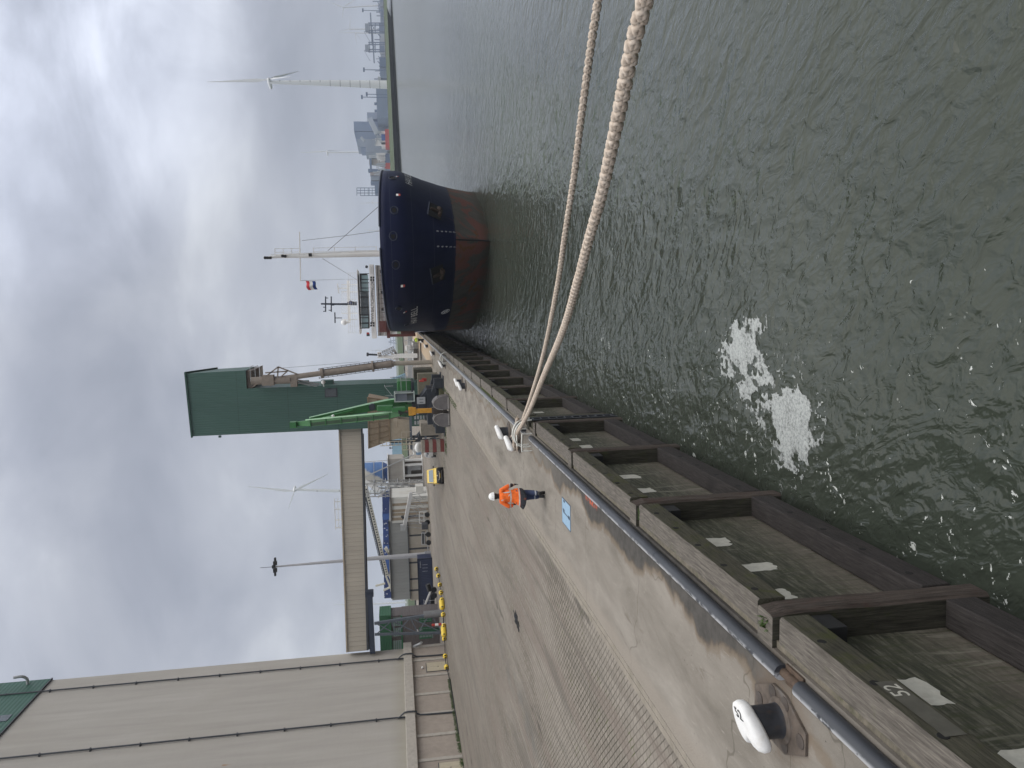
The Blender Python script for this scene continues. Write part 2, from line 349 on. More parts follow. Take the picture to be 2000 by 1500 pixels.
o=MB().box(-7.9,-4.575,-40,420,-1.0,0.0).build('quay_apron',apron_mat());tag(o,kind='structure')
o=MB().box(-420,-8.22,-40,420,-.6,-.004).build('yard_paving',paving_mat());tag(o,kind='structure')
KERBM=M('kerb stone',(.22,.195,.162),.85,0,.15,3,.3,30,dirt=.4,dirtcol=(.09,.085,.04))
k=MB()
for i in range(230):
    y0=-12+i*1.0
    k.box(-8.05,-7.905,y0+.006,y0+.994,-.4,.003);k.box(-8.215,-8.065,y0+.5,y0+1.488,-.4,.002)
k.box(-8.219,-7.901,-12,219,-.5,-.02,1)
o=k.build('kerb_edging',[KERBM,LEDGE]);tag(o,kind='structure')
o=MB().box(-9.5,-4.577,-40,420,-9,-1.001).build('quay_foundation',QWALL);tag(o,kind='structure')
o=MB().box(-4.574,-4.47,-40,150,-.45,-.055).build('quay_ledge',LEDGE);tag(o,kind='structure')
# puddle
pm,t,b=newmat('standing water');b.inputs['Base Color'].default_value=(.03,.028,.024,1);b.inputs['Roughness'].default_value=.04
mb=MB();c0=V(-13.6,31.4,0.001);pts=[]
for i in range(36):
    a=2*PI*i/36;r=1+.9*mnoise.noise(V(math.cos(a)*2.2,math.sin(a)*2.2,3));pts.append(c0+V(math.cos(a)*.30*r,math.sin(a)*.75*r,0))
mb.add(pts,[tuple(range(36))]);o=mb.build('puddle',pm);tag(o,kind='structure')

# ------------------------------------------------------------------ water
WZ=-3.6
def water_mat():
    m,t,b=newmat('harbour water');p=t.pos();x,y,z=t.sep(p)
    q=t.mapv(p,(1,1,1),(0,0,math.radians(-28)))
    a=t.noise(t.mapv(q,(1,.55,1)),.30,2,.5,.4);cc=t.noise(t.mapv(q,(1,.62,1)),3.0,3,.5,.8);dd=t.noise(q,8,2,.5,.3)
    def ridge(v):return t.math('SUBTRACT',1.0,t.math('ABSOLUTE',t.math('SUBTRACT',t.math('MULTIPLY',v,2.0),1.0)))
    b1=t.noise(t.mapv(q,(1,.5,1)),1.05,3,.5,.9);b2=ridge(t.noise(t.mapv(q,(.9,.5,1),(0,0,.5)),.85,3,.5,.6))
    h=t.math('ADD',t.math('ADD',t.math('MULTIPLY',a,.24),t.math('ADD',t.math('MULTIPLY',b1,.155),t.math('MULTIPLY',b2,.13))),t.math('ADD',t.math('MULTIPLY',cc,.088),t.math('MULTIPLY',dd,.009)))
    h=t.math('MULTIPLY',h,t.smooth(t.math('ADD',y,t.math('MULTIPLY',x,.5)),25,230,1.0,.13));nrm=t.bump(h,1.0,1.0)
    n=t.noise(p,.12,4,.5);col=t.ramp(n,[(.3,(.038,.046,.036)),(.7,(.054,.062,.050))])
    t.set(b.inputs['Normal'],nrm)
    # foam flecks drifting close to the quay and scattered further out
    dist=t.math('ADD',x,4.0)
    near=t.smooth(dist,6.5,0.0,0,1);yy=t.smooth(y,60,6,0.2,1)
    den=t.math('MULTIPLY',near,yy)
    patch=t.noise(p,.45,4,.6,.5)
    fl=t.noise(t.mapv(q,(1,1.4,1)),3.6,6,.64,1.1)
    thr=t.math('SUBTRACT',.742,t.math('ADD',t.math('MULTIPLY',den,.085),t.math('MULTIPLY',t.smooth(patch,.42,.7),.055)))
    foam=t.smooth(t.math('SUBTRACT',fl,thr),.0,.02)
    v2=t.voro(p,3.2);fl2=t.math('MULTIPLY',t.smooth(v2,.09,.05),t.math('MULTIPLY',t.smooth(patch,.45,.6),t.math('MULTIPLY',den,den)));foam=t.math('MAXIMUM',foam,t.math('MULTIPLY',fl2,.9))
    col2=t.mix(foam,col,(.50,.52,.50))
    t.set(b.inputs['Base Color'],col2);t.set(b.inputs['Roughness'],t.math('ADD',t.smooth(y,30,200,.008,.24),t.math('MULTIPLY',foam,.6)))
    b.inputs['IOR'].default_value=1.33
    return m
WATER=water_mat()
mb=MB();mb.box(-3000,4500,-400,5200,WZ-.05,WZ)
mb.v=[];mb.f=[];mb.m=[]
mb.quad((-4.576,-400,WZ),(4500,-400,WZ),(4500,5200,WZ),(-4.576,5200,WZ));mb.quad((-3000,420,WZ),(-4.576,420,WZ),(-4.576,5200,WZ),(-3000,5200,WZ))
o=mb.build('water',WATER);tag(o,kind='structure')
# big raft of foam: a ragged sheet of bubbles lying on the water
def foam():
    ps=[(1434,640),(1480,630),(1490,700),(1520,760),(1560,765),(1590,800),(1585,850),(1570,880),(1540,915),(1525,880),(1505,820),(1498,720),(1470,700),(1450,735),(1420,700)]
    poly=[]
    for a,bq in ps:
        d=FWD+_rt*((750-bq)/FPX)+_dn*((a-1000)/FPX);tt=(WZ-CAM_H)/d.z;poly.append((d.x*tt,d.y*tt))
    xs=[q[0] for q in poly];ys=[q[1] for q in poly]
    poly2=[]
    for a,bq in [(1406,680),(1440,650),(1490,695),(1512,735),(1515,830),(1490,850),(1465,800),(1435,770),(1412,720)]:
        d=FWD+_rt*((750-bq)/FPX)+_dn*((a-1000)/FPX);tt=(WZ-CAM_H)/d.z;poly2.append((d.x*tt,d.y*tt))
    def sd(px,py,poly=poly):
        ins=False;dm=1e9;n=len(poly)
        for i in range(n):
            x1,y1=poly[i];x2,y2=poly[(i+1)%n]
            if (y1>py)!=(y2>py) and px<(x2-x1)*(py-y1)/(y2-y1)+x1:ins=not ins
            L=(x2-x1)**2+(y2-y1)**2;u=max(0,min(1,((px-x1)*(x2-x1)+(py-y1)*(y2-y1))/L));dm=min(dm,math.hypot(px-x1-u*(x2-x1),py-y1-u*(y2-y1)))
        return dm if ins else -dm
    g=.026;x0,y0=min(xs)-1.3,min(ys)-1.0;nx=int((max(xs)-min(xs)+2.4)/g);ny=int((max(ys)-min(ys)+2.0)/g)
    mb=MB();idx={};H={};A=[]
    for i in range(nx+1):
        for j in range(ny+1):
            px,py=x0+i*g,y0+j*g;s=sd(px,py)
            if s<-1.1:H[i,j]=-1;continue
            n=mnoise.fractal(V(px*2.2,py*1.6,1.3),.9,2.0,5);n2=mnoise.fractal(V(px*8,py*6,5.3),.8,2.0,4)
            cell=mnoise.voronoi(V(px*4.2+n2*.3,py*3.2,0))[0];hole=(cell[1]-cell[0])
            f=s+.09+n*.38+n2*.13
            if f<.22:f-=.30*max(0,hole-.08)
            if s<0:f=max(f,(.30-.26*abs(s))*(1 if hole<.07+.03*n2 and n>-.15 else 0)-.10)
            s2=sd(px,py,poly2)
            if s2>-.4:f=max(f,min(s2,.14)+.05+n*.34+n2*.22-.70*max(0,hole-.06))
            H[i,j]=f
    def vid(i,j):
        if (i,j) not in idx:
            idx[i,j]=len(mb.v);f=H[i,j];px,py=x0+i*g,y0+j*g;A.append(max(0,min(1,f/.16)))
            mb.v.append(V(px,py,WZ+.008+max(0,min(.02,f*.06))))
        return idx[i,j]
    for i in range(nx):
        for j in range(ny):
            if min(H[i,j],H[i+1,j],H[i,j+1],H[i+1,j+1])>0:
                mb.f.append([vid(i,j),vid(i+1,j),vid(i+1,j+1),vid(i,j+1)]);mb.m.append(0)
    fm,t,b=newmat('sea foam');p=t.pos();at=t.node('ShaderNodeAttribute',{'attribute_name':'thick'}).outputs['Fac']
    fn=t.noise(p,16,6,.7,.5);bg=t.noise(p,1.6,4,.6);t.set(b.inputs['Base Color'],t.ramp(fn,[(.3,(.25,.27,.265)),(.7,(.46,.48,.475))]));b.inputs['Roughness'].default_value=.85
    al=t.math('ADD',t.math('MULTIPLY',at,.42),t.math('MULTIPLY',t.math('SUBTRACT',t.math('ADD',t.math('MULTIPLY',fn,.6),t.math('MULTIPLY',bg,.4)),.5),1.6));t.set(b.inputs['Alpha'],t.smooth(al,-.05,.55,.15,.93))
    t.set(b.inputs['Normal'],t.bump(fn,.35,.01))
    o=mb.build('sea_foam',fm);tag(o,'large white raft of bubbly foam drifting on the dark water off the timber fenders','foam',kind='stuff')
    at_=o.data.attributes.new('thick','FLOAT','POINT');at_.data.foreach_set('value',A)
foam()

# ------------------------------------------------------------------ quay edge: pipe, timber fender bays, bollards
PIPEM=None
def pipe_mat():
    m,t,b=newmat('scuffed edge pipe paint');p=t.pos();x,y,z=t.sep(p)
    n=t.noise(t.mapv(p,(2,.8,2)),1.2,5,.6);c=t.ramp(n,[(.3,(.022,.025,.031)),(.7,(.042,.046,.056))])
    sc=t.noise(t.mapv(p,(1,.6,1),(0,0,.6)),5,7,.68,.8);side=t.smooth(x,-4.69,-4.76)
    w=t.math('MULTIPLY',side,t.smooth(t.math('ADD',sc,t.math('MULTIPLY',t.noise(p,.5,3),.35)),.60,.66))
    c=t.mix(t.math('MULTIPLY',w,.9),c,(.42,.43,.45))
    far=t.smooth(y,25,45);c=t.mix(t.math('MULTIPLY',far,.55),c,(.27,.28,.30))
    t.set(b.inputs['Base Color'],c);b.inputs['Roughness'].default_value=.42;t.set(b.inputs['Normal'],t.bump(n,.1,.01));return m
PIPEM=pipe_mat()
RUST=M('rusty steel',(.085,.058,.042),.8,.2,.4,8,.4,30,dirt=.4)
def edge_pipe(y0,y1,label,step=6.0):
    mb=MB();n=max(2,int((y1-y0)/step)+1)
    mb.tube([(-4.72,y0+(y1-y0)*i/(n-1),.075) for i in range(n)],.105,20)
    y=y0+4.6
    while y<y1-1:
        mb.tube([(-4.72,y-.012,.075),(-4.72,y+.012,.075)],.1085,20);y+=6.1
    o=mb.build('edge_pipe',PIPEM,loc=(-4.72,y0,0),smooth=40);tag(o,label,'pipe','steel pipes along the quay edge');return o
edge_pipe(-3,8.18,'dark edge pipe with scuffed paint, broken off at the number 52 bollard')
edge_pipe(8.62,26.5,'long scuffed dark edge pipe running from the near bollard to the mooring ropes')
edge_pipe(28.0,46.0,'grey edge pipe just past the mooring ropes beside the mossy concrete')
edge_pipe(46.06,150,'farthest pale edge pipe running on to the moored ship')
mb=MB();mb.tube([(-4.72,8.1,.05),(-4.72,8.7,.05)],.06,12);mb.box(-4.86,-4.6,8.19,8.61,.001,.03)
o=mb.build('rusty_stub',RUST,loc=(-4.72,8.4,0),smooth=40);tag(o,'rusty bare stub showing in the gap of the broken edge pipe','pipe stub')

posts=[3.2,9.0,14.72,20.5,26.05,27.55,32.9,38.1,43.2,48.4,53.65,58.3,63.0,68.05,73.5,77.7,82.3,86.9,91.1,95.0,99.6,104.2,108.8,113.4,118,122.6]
def flake(mb,yc,zc,w,h,m,seed):
    pts=[];n=26
    for i in range(n):
        u=i/n*4;k=int(u);f=u-k
        cx,cy=[(-1+2*f,-1),(1,-1+2*f),(1-2*f,1),(-1,1-2*f)][k]
        r=1+.22*mnoise.noise(V(cx*2.5+seed,cy*2.5,seed*1.7))+.10*mnoise.noise(V(cx*9+seed,cy*9,2))
        pts.append(V(-4.5165,yc+cx*w*r,zc+cy*h*r))
    n0=len(pts);c=V(-4.5165,yc,zc)
    mb.add(pts+[c],[(i,(i+1)%n0,n0) for i in range(n0)],m)
ordn=['second','third','fourth','fifth','sixth','seventh','eighth','ninth','tenth','eleventh','twelfth','thirteenth','fourteenth','fifteenth','sixteenth','seventeenth','eighteenth','nineteenth','twentieth','twenty-first']
rb=random.Random(3)
for i in range(len(posts)-1):
    ya,yb=posts[i],posts[i+1];short=(yb-ya)<2
    lab=['nearest timber fender bay with a painted 52 panel beside the numbered bollard','timber fender bay with three square white flaking patches, chafed red post','fender bay beside the red paint mark, moss tuft on its post','timber fender bay ending at the double post under the mooring ropes'][i] if i<4 else ('narrow gap bay between the double posts right under the mooring ropes' if short else ('first' if i==5 else ordn[min(i-6,20)])+' timber fender bay beyond the mooring ropes towards the ship')
    th=thing('timber_fender',lab,'fender bay',(-4.5,yb,0),0,'timber fender bays along the quay wall')
    jx=rb.uniform(-.012,.012)
    near=i<7
    if short:
        MB().box(-4.575,-4.12,yb,yb+.40,-3.05,-.02).build('post',WOODPOST,th,world=True,bevel=.02)
        MB().box(-4.57,-4.3,ya+.44,yb-.02,-.5,-.12).build('wale',WOODMOSS,th,world=True,bevel=.015);continue
    # upper wale: weathered grey top, mossy face
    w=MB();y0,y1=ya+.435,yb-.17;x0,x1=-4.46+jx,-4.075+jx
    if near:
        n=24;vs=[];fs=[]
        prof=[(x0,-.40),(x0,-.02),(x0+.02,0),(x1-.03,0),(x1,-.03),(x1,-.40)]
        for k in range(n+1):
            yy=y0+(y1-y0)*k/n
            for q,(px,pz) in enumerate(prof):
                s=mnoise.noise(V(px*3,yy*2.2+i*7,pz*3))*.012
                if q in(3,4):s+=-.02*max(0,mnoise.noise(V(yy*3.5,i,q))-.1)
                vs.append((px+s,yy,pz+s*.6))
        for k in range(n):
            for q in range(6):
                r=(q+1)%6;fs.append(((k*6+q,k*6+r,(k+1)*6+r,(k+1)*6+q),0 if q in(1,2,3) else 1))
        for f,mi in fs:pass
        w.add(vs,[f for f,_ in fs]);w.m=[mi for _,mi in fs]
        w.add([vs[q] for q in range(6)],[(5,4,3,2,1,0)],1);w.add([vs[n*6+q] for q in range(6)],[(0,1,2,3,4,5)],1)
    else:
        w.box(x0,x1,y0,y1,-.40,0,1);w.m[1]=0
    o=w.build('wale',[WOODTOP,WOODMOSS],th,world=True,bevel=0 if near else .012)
    if i<9:
        yy=y0+.35
        while yy<y1-.1:
            MB().tube([(x1-.03,yy,-.13),(x1+.004,yy,-.13)],.056,14).build('bolt_hole',HOLESHADE,th,world=True);yy+=1.02  # disc set slightly proud, the hole's shade is only its colour
    l=MB();l.box(-4.5,-4.09+jx,ya+.44,yb-.03,-2.95,-2.5,0);l.build('wale',WOODLOW,th,world=True,bevel=.02)
    if i<6:
        yy=y0+.5
        while yy<y1-.1:
            MB().tube([(-4.12,yy,-2.66),(-4.085+jx,yy,-2.66)],.058,12).build('bolt_hole',HOLESHADE,th,world=True);yy+=1.15  # same proud disc, shade of the hole put into the colour
    pn=MB();pn.box(-4.574,-4.52,ya+.43,yb-.002,-2.95,-.10)
    pn.build('backing_panel',PANEL,th,world=True)
    L=yb-ya
    for q,(u,z,a,c) in enumerate([(.22,-.98,.17,.24),(.44,-1.15,.19,.24),(.70,-1.10,.2,.26)]):
        if i==0:z,a,c=[(-1.2,.25,.3),(-1.0,.2,.22),(-1.0,.26,.25)][q]
        if rb.random()<.85 or i<3:
            fk=MB();flake(fk,ya+.4+u*(L-.4)+rb.uniform(-.2,.2),z+rb.uniform(-.12,.12),a*rb.uniform(.95,1.35),c*rb.uniform(.85,1.25),0,i*3+q);fk.build('flaking_patch',FLAKE,th,world=True)
    bk=MB();bk.box(-4.515,-4.17,yb-.42,yb-.01,-.80,-.405);bk.bar((-4.35,yb-.5,-.45),(-4.45,yb-.95,-.72),.09,.09);bk.build('fender_bracket',BLACK,th,world=True,bevel=.01)
    ps=MB();n=14;vs=[];prof=[(-4.575,yb),(-4.13,yb),(-4.085,yb+.05),(-4.085,yb+.36),(-4.13,yb+.41),(-4.575,yb+.41)]
    zs=[-3.2+3.21*k/n for k in range(n+1)]
    fs=[]
    for k,zz in enumerate(zs):
        chew=max(0,(zz+.22)/.22)**1.5
        for q,(px,py) in enumerate(prof):
            s=mnoise.noise(V(px*4,py*6+i*3,zz*2.5))*.014
            if q in(2,3):s-=chew*(.045+.05*mnoise.noise(V(i*2.3,q*3,zz*9)))
            if q in(1,4):s-=chew*.02
            vs.append((px+s,py,zz))
    for k in range(n):
        for q in range(6):
            r=(q+1)%6;ps.add([],[]);ps.f.append((k*6+q,k*6+r,(k+1)*6+r,(k+1)*6+q));ps.m.append(1 if q in(1,2,3) else 0)
    ps.v=[Vector(q) for q in vs]
    ps.f.append(tuple(n*6+q for q in range(6)));ps.m.append(2)
    ps.build('post',[WOODPOST,WOODCHEW,WOODTOP],th,world=True,bevel=0)
    if i==0:
        BG=M('worn grey number panel',(.080,.077,.064),.8,0,.2,6)
        q=MB();q.quad((-4.069+jx,7.05,-.13),(-4.069+jx,6.0,-.13),(-4.069+jx,6.0,-.36),(-4.069+jx,7.05,-.36));q.build('number_panel',BG,th,world=True)
        tm=text_obj('painted_number','52',.26,FLAKE,(-4.066+jx,6.85,-.245),(0,1,0),(0,0,1),None,.001)
        for v in tm.data.vertices:v.co-=th.location
        tm.parent=th
# moss tuft and weeds on posts
WEED=M('weed leaves',(.05,.09,.02),.7,0,.3,20)
def weeds(name,spots,label,kind=None,h=.12,n=60,loc=None):
    mb=MB();r=random.Random(5)
    for (x,y,z,sx,sy) in spots:
        for _ in range(n):
            a=r.uniform(0,2*PI);px,py=x+r.uniform(-sx,sx),y+r.uniform(-sy,sy);hh=h*r.uniform(.4,1.2);w=.012+.02*r.random();dx,dy=math.cos(a)*hh*.6,math.sin(a)*hh*.6
            mb.add([(px-w*math.sin(a),py+w*math.cos(a),z),(px+w*math.sin(a),py-w*math.cos(a),z),(px+dx*.6,py+dy*.6,z+hh*.8),(px+dx,py+dy,z+hh)],[(0,1,2),(0,2,3)])
    o=mb.build(name,WEED,loc=loc);tag(o,label,'weeds',kind=kind);return o
weeds('weed_tuft',[(-4.3,9.2,0,.08,.08)],'small green weed growing from the split post beside the 52 bollard',None,.1,16,(-4.3,9.2,0))
weeds('moss_tuft',[(-4.28,14.55,-.03,.12,.06)],'bright moss tuft growing between post and beam in the third fender bay',None,.05,120,(-4.28,14.5,0))
# ================================================================== bollards
CASTD=M('black cast iron',(.028,.03,.036),.5,.1,.35,6,.2,25,dirt=.55,dirtcol=(.09,.055,.03))
PLATE=M('rusty bollard plate',(.10,.08,.066),.75,.1,.3,7,.4,30,dirt=.5,dirtcol=(.17,.165,.16))
CAPW=M('thick white bollard paint',(.74,.74,.735),.65,0,.05,7,.25,22,dirt=.35,dirtcol=(.5,.46,.4))
def cap_mesh():
    """tee head: raised rounded back over the water, two horns drooping towards the land"""
    mb=MB();N=44;rings=[]
    def outline(t):
        c,s=math.cos(t),math.sin(t)
        x=(.31 if c>0 else .33)*math.copysign(abs(c)**.8,c);hw=.275-.30*x
        y=hw*math.copysign(abs(s)**.8,s)
        if c<0:x+=(.15*math.exp(-((y+.02)/.085)**2)-(.035 if y>.03 else 0))*min(1,max(0,-c*1.6-.3))      # notch between the two horns
        return x,y
    def ztop(x,y): return .52+.34*min(x,.22+.25*max(0,x-.22))+.03*math.cos(y/.3*1.5)+.10*y
    prof=[(.05,.0),(.5,.01),(.82,.008),(.94,-.012),(1.0,-.055),(.985,-.12),(.90,-.155),(.5,-.16)]
    for k,(f,dz) in enumerate(prof):
        ring=[]
        for i in range(N):
            t=2*PI*i/N;x,y=outline(t);x*=f;y*=f
            ring.append((x,y,ztop(x,y)+dz))
        rings.append(ring)
    for r in rings:mb.v+= [Vector(p) for p in r]
    for a in range(len(rings)-1):
        for i in range(N):
            j=(i+1)%N;mb.f.append((a*N+i,a*N+j,(a+1)*N+j,(a+1)*N+i));mb.m.append(0)
    mb.f.append(tuple(range(N)));mb.m.append(0);mb.f.append(tuple((len(rings)-1)*N+i for i in range(N)));mb.m.append(0)
    return mb
blabels=[('white capped mooring bollard stencilled 52 on a rusty bolted plate',8.72),
 ('white capped bollard with both mooring ropes looped round its base',29.55),
 ('bare white capped bollard just behind the roped bollard',32.3),
 ('nearer bollard of the second pair, right of the open grab bucket',52.4),
 ('further bollard of the second pair, right of the open grab bucket',55.1),
 ('bollard beside the second white ladder hoop, front one of its pair',73.0),
 ('bollard beside the second white ladder hoop, rear one of its pair',75.2),
 ('single bollard level with the foot of the tan loading spout',92.4),
 ('single small bollard on the sandy quay behind the loading spout',110.5),
 ('farthest bollard, beside the worker in the yellow vest',127.5)]
root=None
for i,(lb,y) in enumerate(blabels):
    if i<2:
        b=thing('mooring_bollard',lb,'bollard',(-5.42,y,0),0,'white capped bollards along the quay')
        pm_=MB().lathe([(.255,.0),(.235,.05),(.215,.08),(.212,.15),(.212,.20),(.212,.40)],(0,0,0),28)
        for q_ in pm_.v:
            if q_.z>.39:q_.z=.41+.30*q_.x
        pm_.build('pillar',CASTD,b,smooth=50)
        c=cap_mesh().build('cap',CAPW,b,smooth=60)
        pl=MB();pl.prism([(-.12,-.62,.002),(.16,-.62,.002),(.40,-.12,.002),(.40,.2,.002),(.14,.70,.002),(-.16,.70,.002),(-.40,.2,.002),(-.40,-.12,.002)],(0,0,.035))
        for (px,py) in[(0,-.5),(.28,-.12),(-.28,-.12),(.28,.2),(-.28,.2),(0,.56)]:pl.lathe([(.095,.03),(.095,.046),(.075,.052)],(px,py,0),14,1)
        pl.lathe([(.30,.034),(.29,.055),(.255,.07)],(0,0,0),28,0)
        pl.build('base_plate',[PLATE,M('dark bolt steel',(.075,.062,.055),.6,.3,.3,8)],b,smooth=40)
        if i==0:
            tm=text_mesh('52',.21,.0015);tm.materials.clear();tm.materials.append(CASTD)
            for v in tm.vertices:                # lies on the sloping top of the cap, tops of the figures towards the water
                x=.14+v.co.y;y0=-v.co.x*.8-.0;v.co=V(x,y0,.52+.34*min(x,.22)+.03*math.cos(y0/.3*1.5)+.10*y0+.014+v.co.z)
            to=bpy.data.objects.new('stencil_number',tm);COL.objects.link(to);to.parent=b
        root=b
    else:
        b=copy_tree(root);b.location=(-5.42,y,0);b['label']=lb
# ================================================================== mooring ropes
def rope_mat():
    m,t,b=newmat('tan mooring rope');p=t.pos();n=t.noise(p,14,5,.65);f=t.noise(p,120,3,.6)
    c=t.ramp(n,[(.3,(.36,.29,.23)),(.52,(.52,.44,.37)),(.75,(.64,.57,.50))]);c=t.mix(t.smooth(f,.55,.75,0,.35),c,(.25,.19,.14))
    t.set(b.inputs['Base Color'],c);b.inputs['Roughness'].default_value=.9;b.inputs['Specular IOR Level'].default_value=.15
    t.set(b.inputs['Normal'],t.bump(f,.5,.004));return m
ROPE=rope_mat()
def spline(pts,step):
    pts=[Vector(p) for p in pts];out=[]
    for i in range(len(pts)-1):
        p0=pts[max(0,i-1)];p1=pts[i];p2=pts[i+1];p3=pts[min(len(pts)-1,i+2)];n=max(2,int((p2-p1).length/step))
        for k in range(n):
            t=k/n;out.append(.5*((2*p1)+(p2-p0)*t+(2*p0-5*p1+4*p2-p3)*t*t+(3*p1-p0-3*p2+p3)*t**3))
    out.append(pts[-1]);return out
def braid(mb,pts,R,pitch,step=.03,ns=8,m=0):
    """eight-strand plait: four strands wind each way and pass over and under one another"""
    c=spline(pts,step);N=len(c);T=[(c[min(i+1,N-1)]-c[max(i-1,0)]).normalized() for i in range(N)]
    a=T[0].cross(V(0,0,1)).normalized();S=[0]
    for i in range(1,N):S.append(S[-1]+(c[i]-c[i-1]).length)
    A=[];
    for i in range(N):a=(a-T[i]*a.dot(T[i])).normalized();A.append((a.copy(),T[i].cross(a)))
    for d in(1,-1):
        for k in range(4):
            path=[]
            for i in range(N):
                th=d*2*PI*S[i]/pitch+k*PI/2+(.0 if d>0 else PI/4)
                rr=R*(.60+.17*d*math.cos(4*2*PI*S[i]/pitch*1.0+ (0 if d>0 else 0)+k*PI))
                x,y=A[i];path.append(c[i]+(x*math.cos(th)+y*math.sin(th))*rr)
            mb.tube(path,R*.44,ns,m)
ra=[(-5.2,29.30,.30),(-4.96,28.6,.31),(-3.4,23.4,.72),(-1.69,17.91,1.27),(-.46,13.96,1.66),(.42,11.11,2.05),(.84,9.78,2.24),(1.24,8.49,2.42),(1.55,7.5,2.59),(1.81,6.65,2.74),(2.02,5.98,2.86),(2.17,5.48,2.93),(2.5,4.4,3.1),(2.9,3.0,3.4)]
rl=[(-5.2,29.33,.16),(-4.9,28.8,.19),(-3.9,26.9,.22),(-2.97,25.13,.27),(-1.39,21.94,.46),(.46,18.22,.83),(1.49,16.14,1.1),(2.38,14.36,1.32),(3.03,13.06,1.51),(3.51,12.08,1.65),(3.93,11.25,1.76),(4.21,10.68,1.83),(4.7,9.7,1.98),(5.4,8.3,2.2)]
def loop(z,r=.30):
    return [(-5.42+r*math.cos(a),29.55+r*math.sin(a),z+.01*math.sin(3*a)) for a in [(-.9-i*.55) for i in range(11)]]
mb=MB();braid(mb,ra,.060,.34,.022,7);braid(mb,[(-5.2,29.30,.30)]+loop(.27,.285),.055,.34,.03,6)
mb.tube(spline([(-4.92,28.7,.32),(-4.8,28.35,.36),(-4.95,28.6,.27)],.04),.05,8)
o=mb.build('mooring_rope',ROPE,loc=(-5.2,29.3,.3),smooth=80);tag(o,'thick tan braided mooring rope, the nearer and lower in the picture of the two','rope','pair of mooring ropes')
mb=MB();braid(mb,rl,.058,.34,.026,6);braid(mb,[(-5.2,29.33,.16)]+loop(.15,.30),.055,.34,.03,6)
eye=[(-4.35,27.85,.24),(-4.2,27.6,.33),(-4.15,27.5,.42),(-4.3,27.75,.4)]
mb.tube(spline(eye,.04),[.05]*len(spline(eye,.04)),8)
r2=random.Random(9)
for _ in range(26):
    q=V(-4.2,27.55,.34);mb.tube([q,q+V(r2.uniform(-.16,.16),r2.uniform(-.2,.2),r2.uniform(-.02,.2))],.008,4)
o=mb.build('mooring_rope',ROPE,loc=(-5.2,29.33,.16),smooth=80);tag(o,'thinner looking tan mooring rope running farther out over the water','rope','pair of mooring ropes')
# ================================================================== ladder tops on the quay edge
WLADDER=M('white hoop paint',(.60,.60,.56),.5,.1,.1,6,dirt=.3)
def ladder(y,label):
    th=thing('quay_ladder',label,'ladder',(-4.5,y,0),0,'ladders over the quay edge')
    for dx in(-.22,.22):
        pts=[(-.62,dx,.0),(-.62,dx,.30),(-.5,dx,.50),(-.28,dx,.60),(0,dx,.56),(.22,dx,.42),(.34,dx,.2),(.36,dx,-.05)]
        MB().tube(spline(pts,.06),.032,10).build('handrail',WLADDER,th,smooth=60)
    for dx in(-.22,.22):MB().tube([(.36,dx,-.05),(.36,dx,-3.3)],.03,8).build('stile',STEELD,th)
    r=MB()
    for k in range(11):r.bar((.36,-.22,-.15-k*.3),(.36,.22,-.15-k*.3),.03)
    r.build('rungs',STEELD,th)
    for dx in(-.52,.62):
        q=MB();q.tube(spline([(-.72,dx,.0),(-.72,dx,.34),(-.68,dx,.38),(-.14,dx+.05,.36),(-.10,dx+.05,.30),(-.10,dx+.05,.0)],.06),.026,8)
        q.build('safety_bracket',WLADDER,th,smooth=60)
    return th
ladder(27.25,'white ladder hoops in the fender gap beside the looped mooring ropes')
ladder(71.6,'distant white ladder hoop further along the quay near the handler grab')
# ================================================================== painted ground plate
BLUEP=M('light blue ground paint',(.22,.34,.46),.6,0,.10,4,.1,20,dirt=.15,dirtcol=(.16,.24,.32));DKP=M('dark worn lettering',(.05,.075,.11),.7,0,.3,12)
th=thing('ground_plate','pale blue rectangular plate with dark worn marks set in the quay concrete','plate',(-6.1,21.28,0))
mb=MB();mb.box(-6.46,-5.735,20.76,21.80,.0025,.008);mb.build('plate',BLUEP,th,world=True)
mb=MB();mb.box(-6.49,-6.461,20.73,21.83,.002,.006);mb.box(-5.734,-5.70,20.7,21.83,.002,.006);mb.box(-6.46,-5.735,20.72,20.758,.002,.006);mb.box(-6.46,-5.735,21.802,21.84,.002,.006);mb.build('rim',DKP,th,world=True)
mb=MB()
mb.box(-6.14,-6.10,20.82,21.66,.0095,.0105);mb.box(-6.10,-6.02,21.46,21.7,.0095,.0105);mb.box(-6.16,-6.05,20.80,20.98,.0095,.0105);mb.box(-5.81,-5.745,21.42,21.62,.0095,.0105)
mb.build('marks',DKP,th,world=True)
# ================================================================== people
SKIN=M('skin',(.42,.26,.19),.6,0,.06,8)
def skin_obj(name,verts,edges,radii,mat,parent,root=0,sub=2,smooth=True):
    me=bpy.data.meshes.new(name);me.from_pydata([tuple(v) for v in verts],edges,[]);o=bpy.data.objects.new(name,me);COL.objects.link(o)
    o.modifiers.new('Skin','SKIN');sv=me.skin_vertices[0].data
    for i,r in enumerate(radii):
        sv[i].radius=r if isinstance(r,(tuple,list)) else (r,r);sv[i].use_root=(i==root)
    o.modifiers['Skin'].use_smooth_shade=True
    if sub:
        s=o.modifiers.new('Subdivision','SUBSURF');s.levels=sub;s.render_levels=sub
    dg=bpy.context.evaluated_depsgraph_get();me2=bpy.data.meshes.new_from_object(o.evaluated_get(dg));bpy.data.objects.remove(o)
    me2.name=name;me2.materials.clear()
    for mt in (mat if isinstance(mat,(list,tuple)) else [mat]):me2.materials.append(mt)
    for p in me2.polygons:p.use_smooth=True
    o=bpy.data.objects.new(name,me2);COL.objects.link(o);o.parent=parent;return o
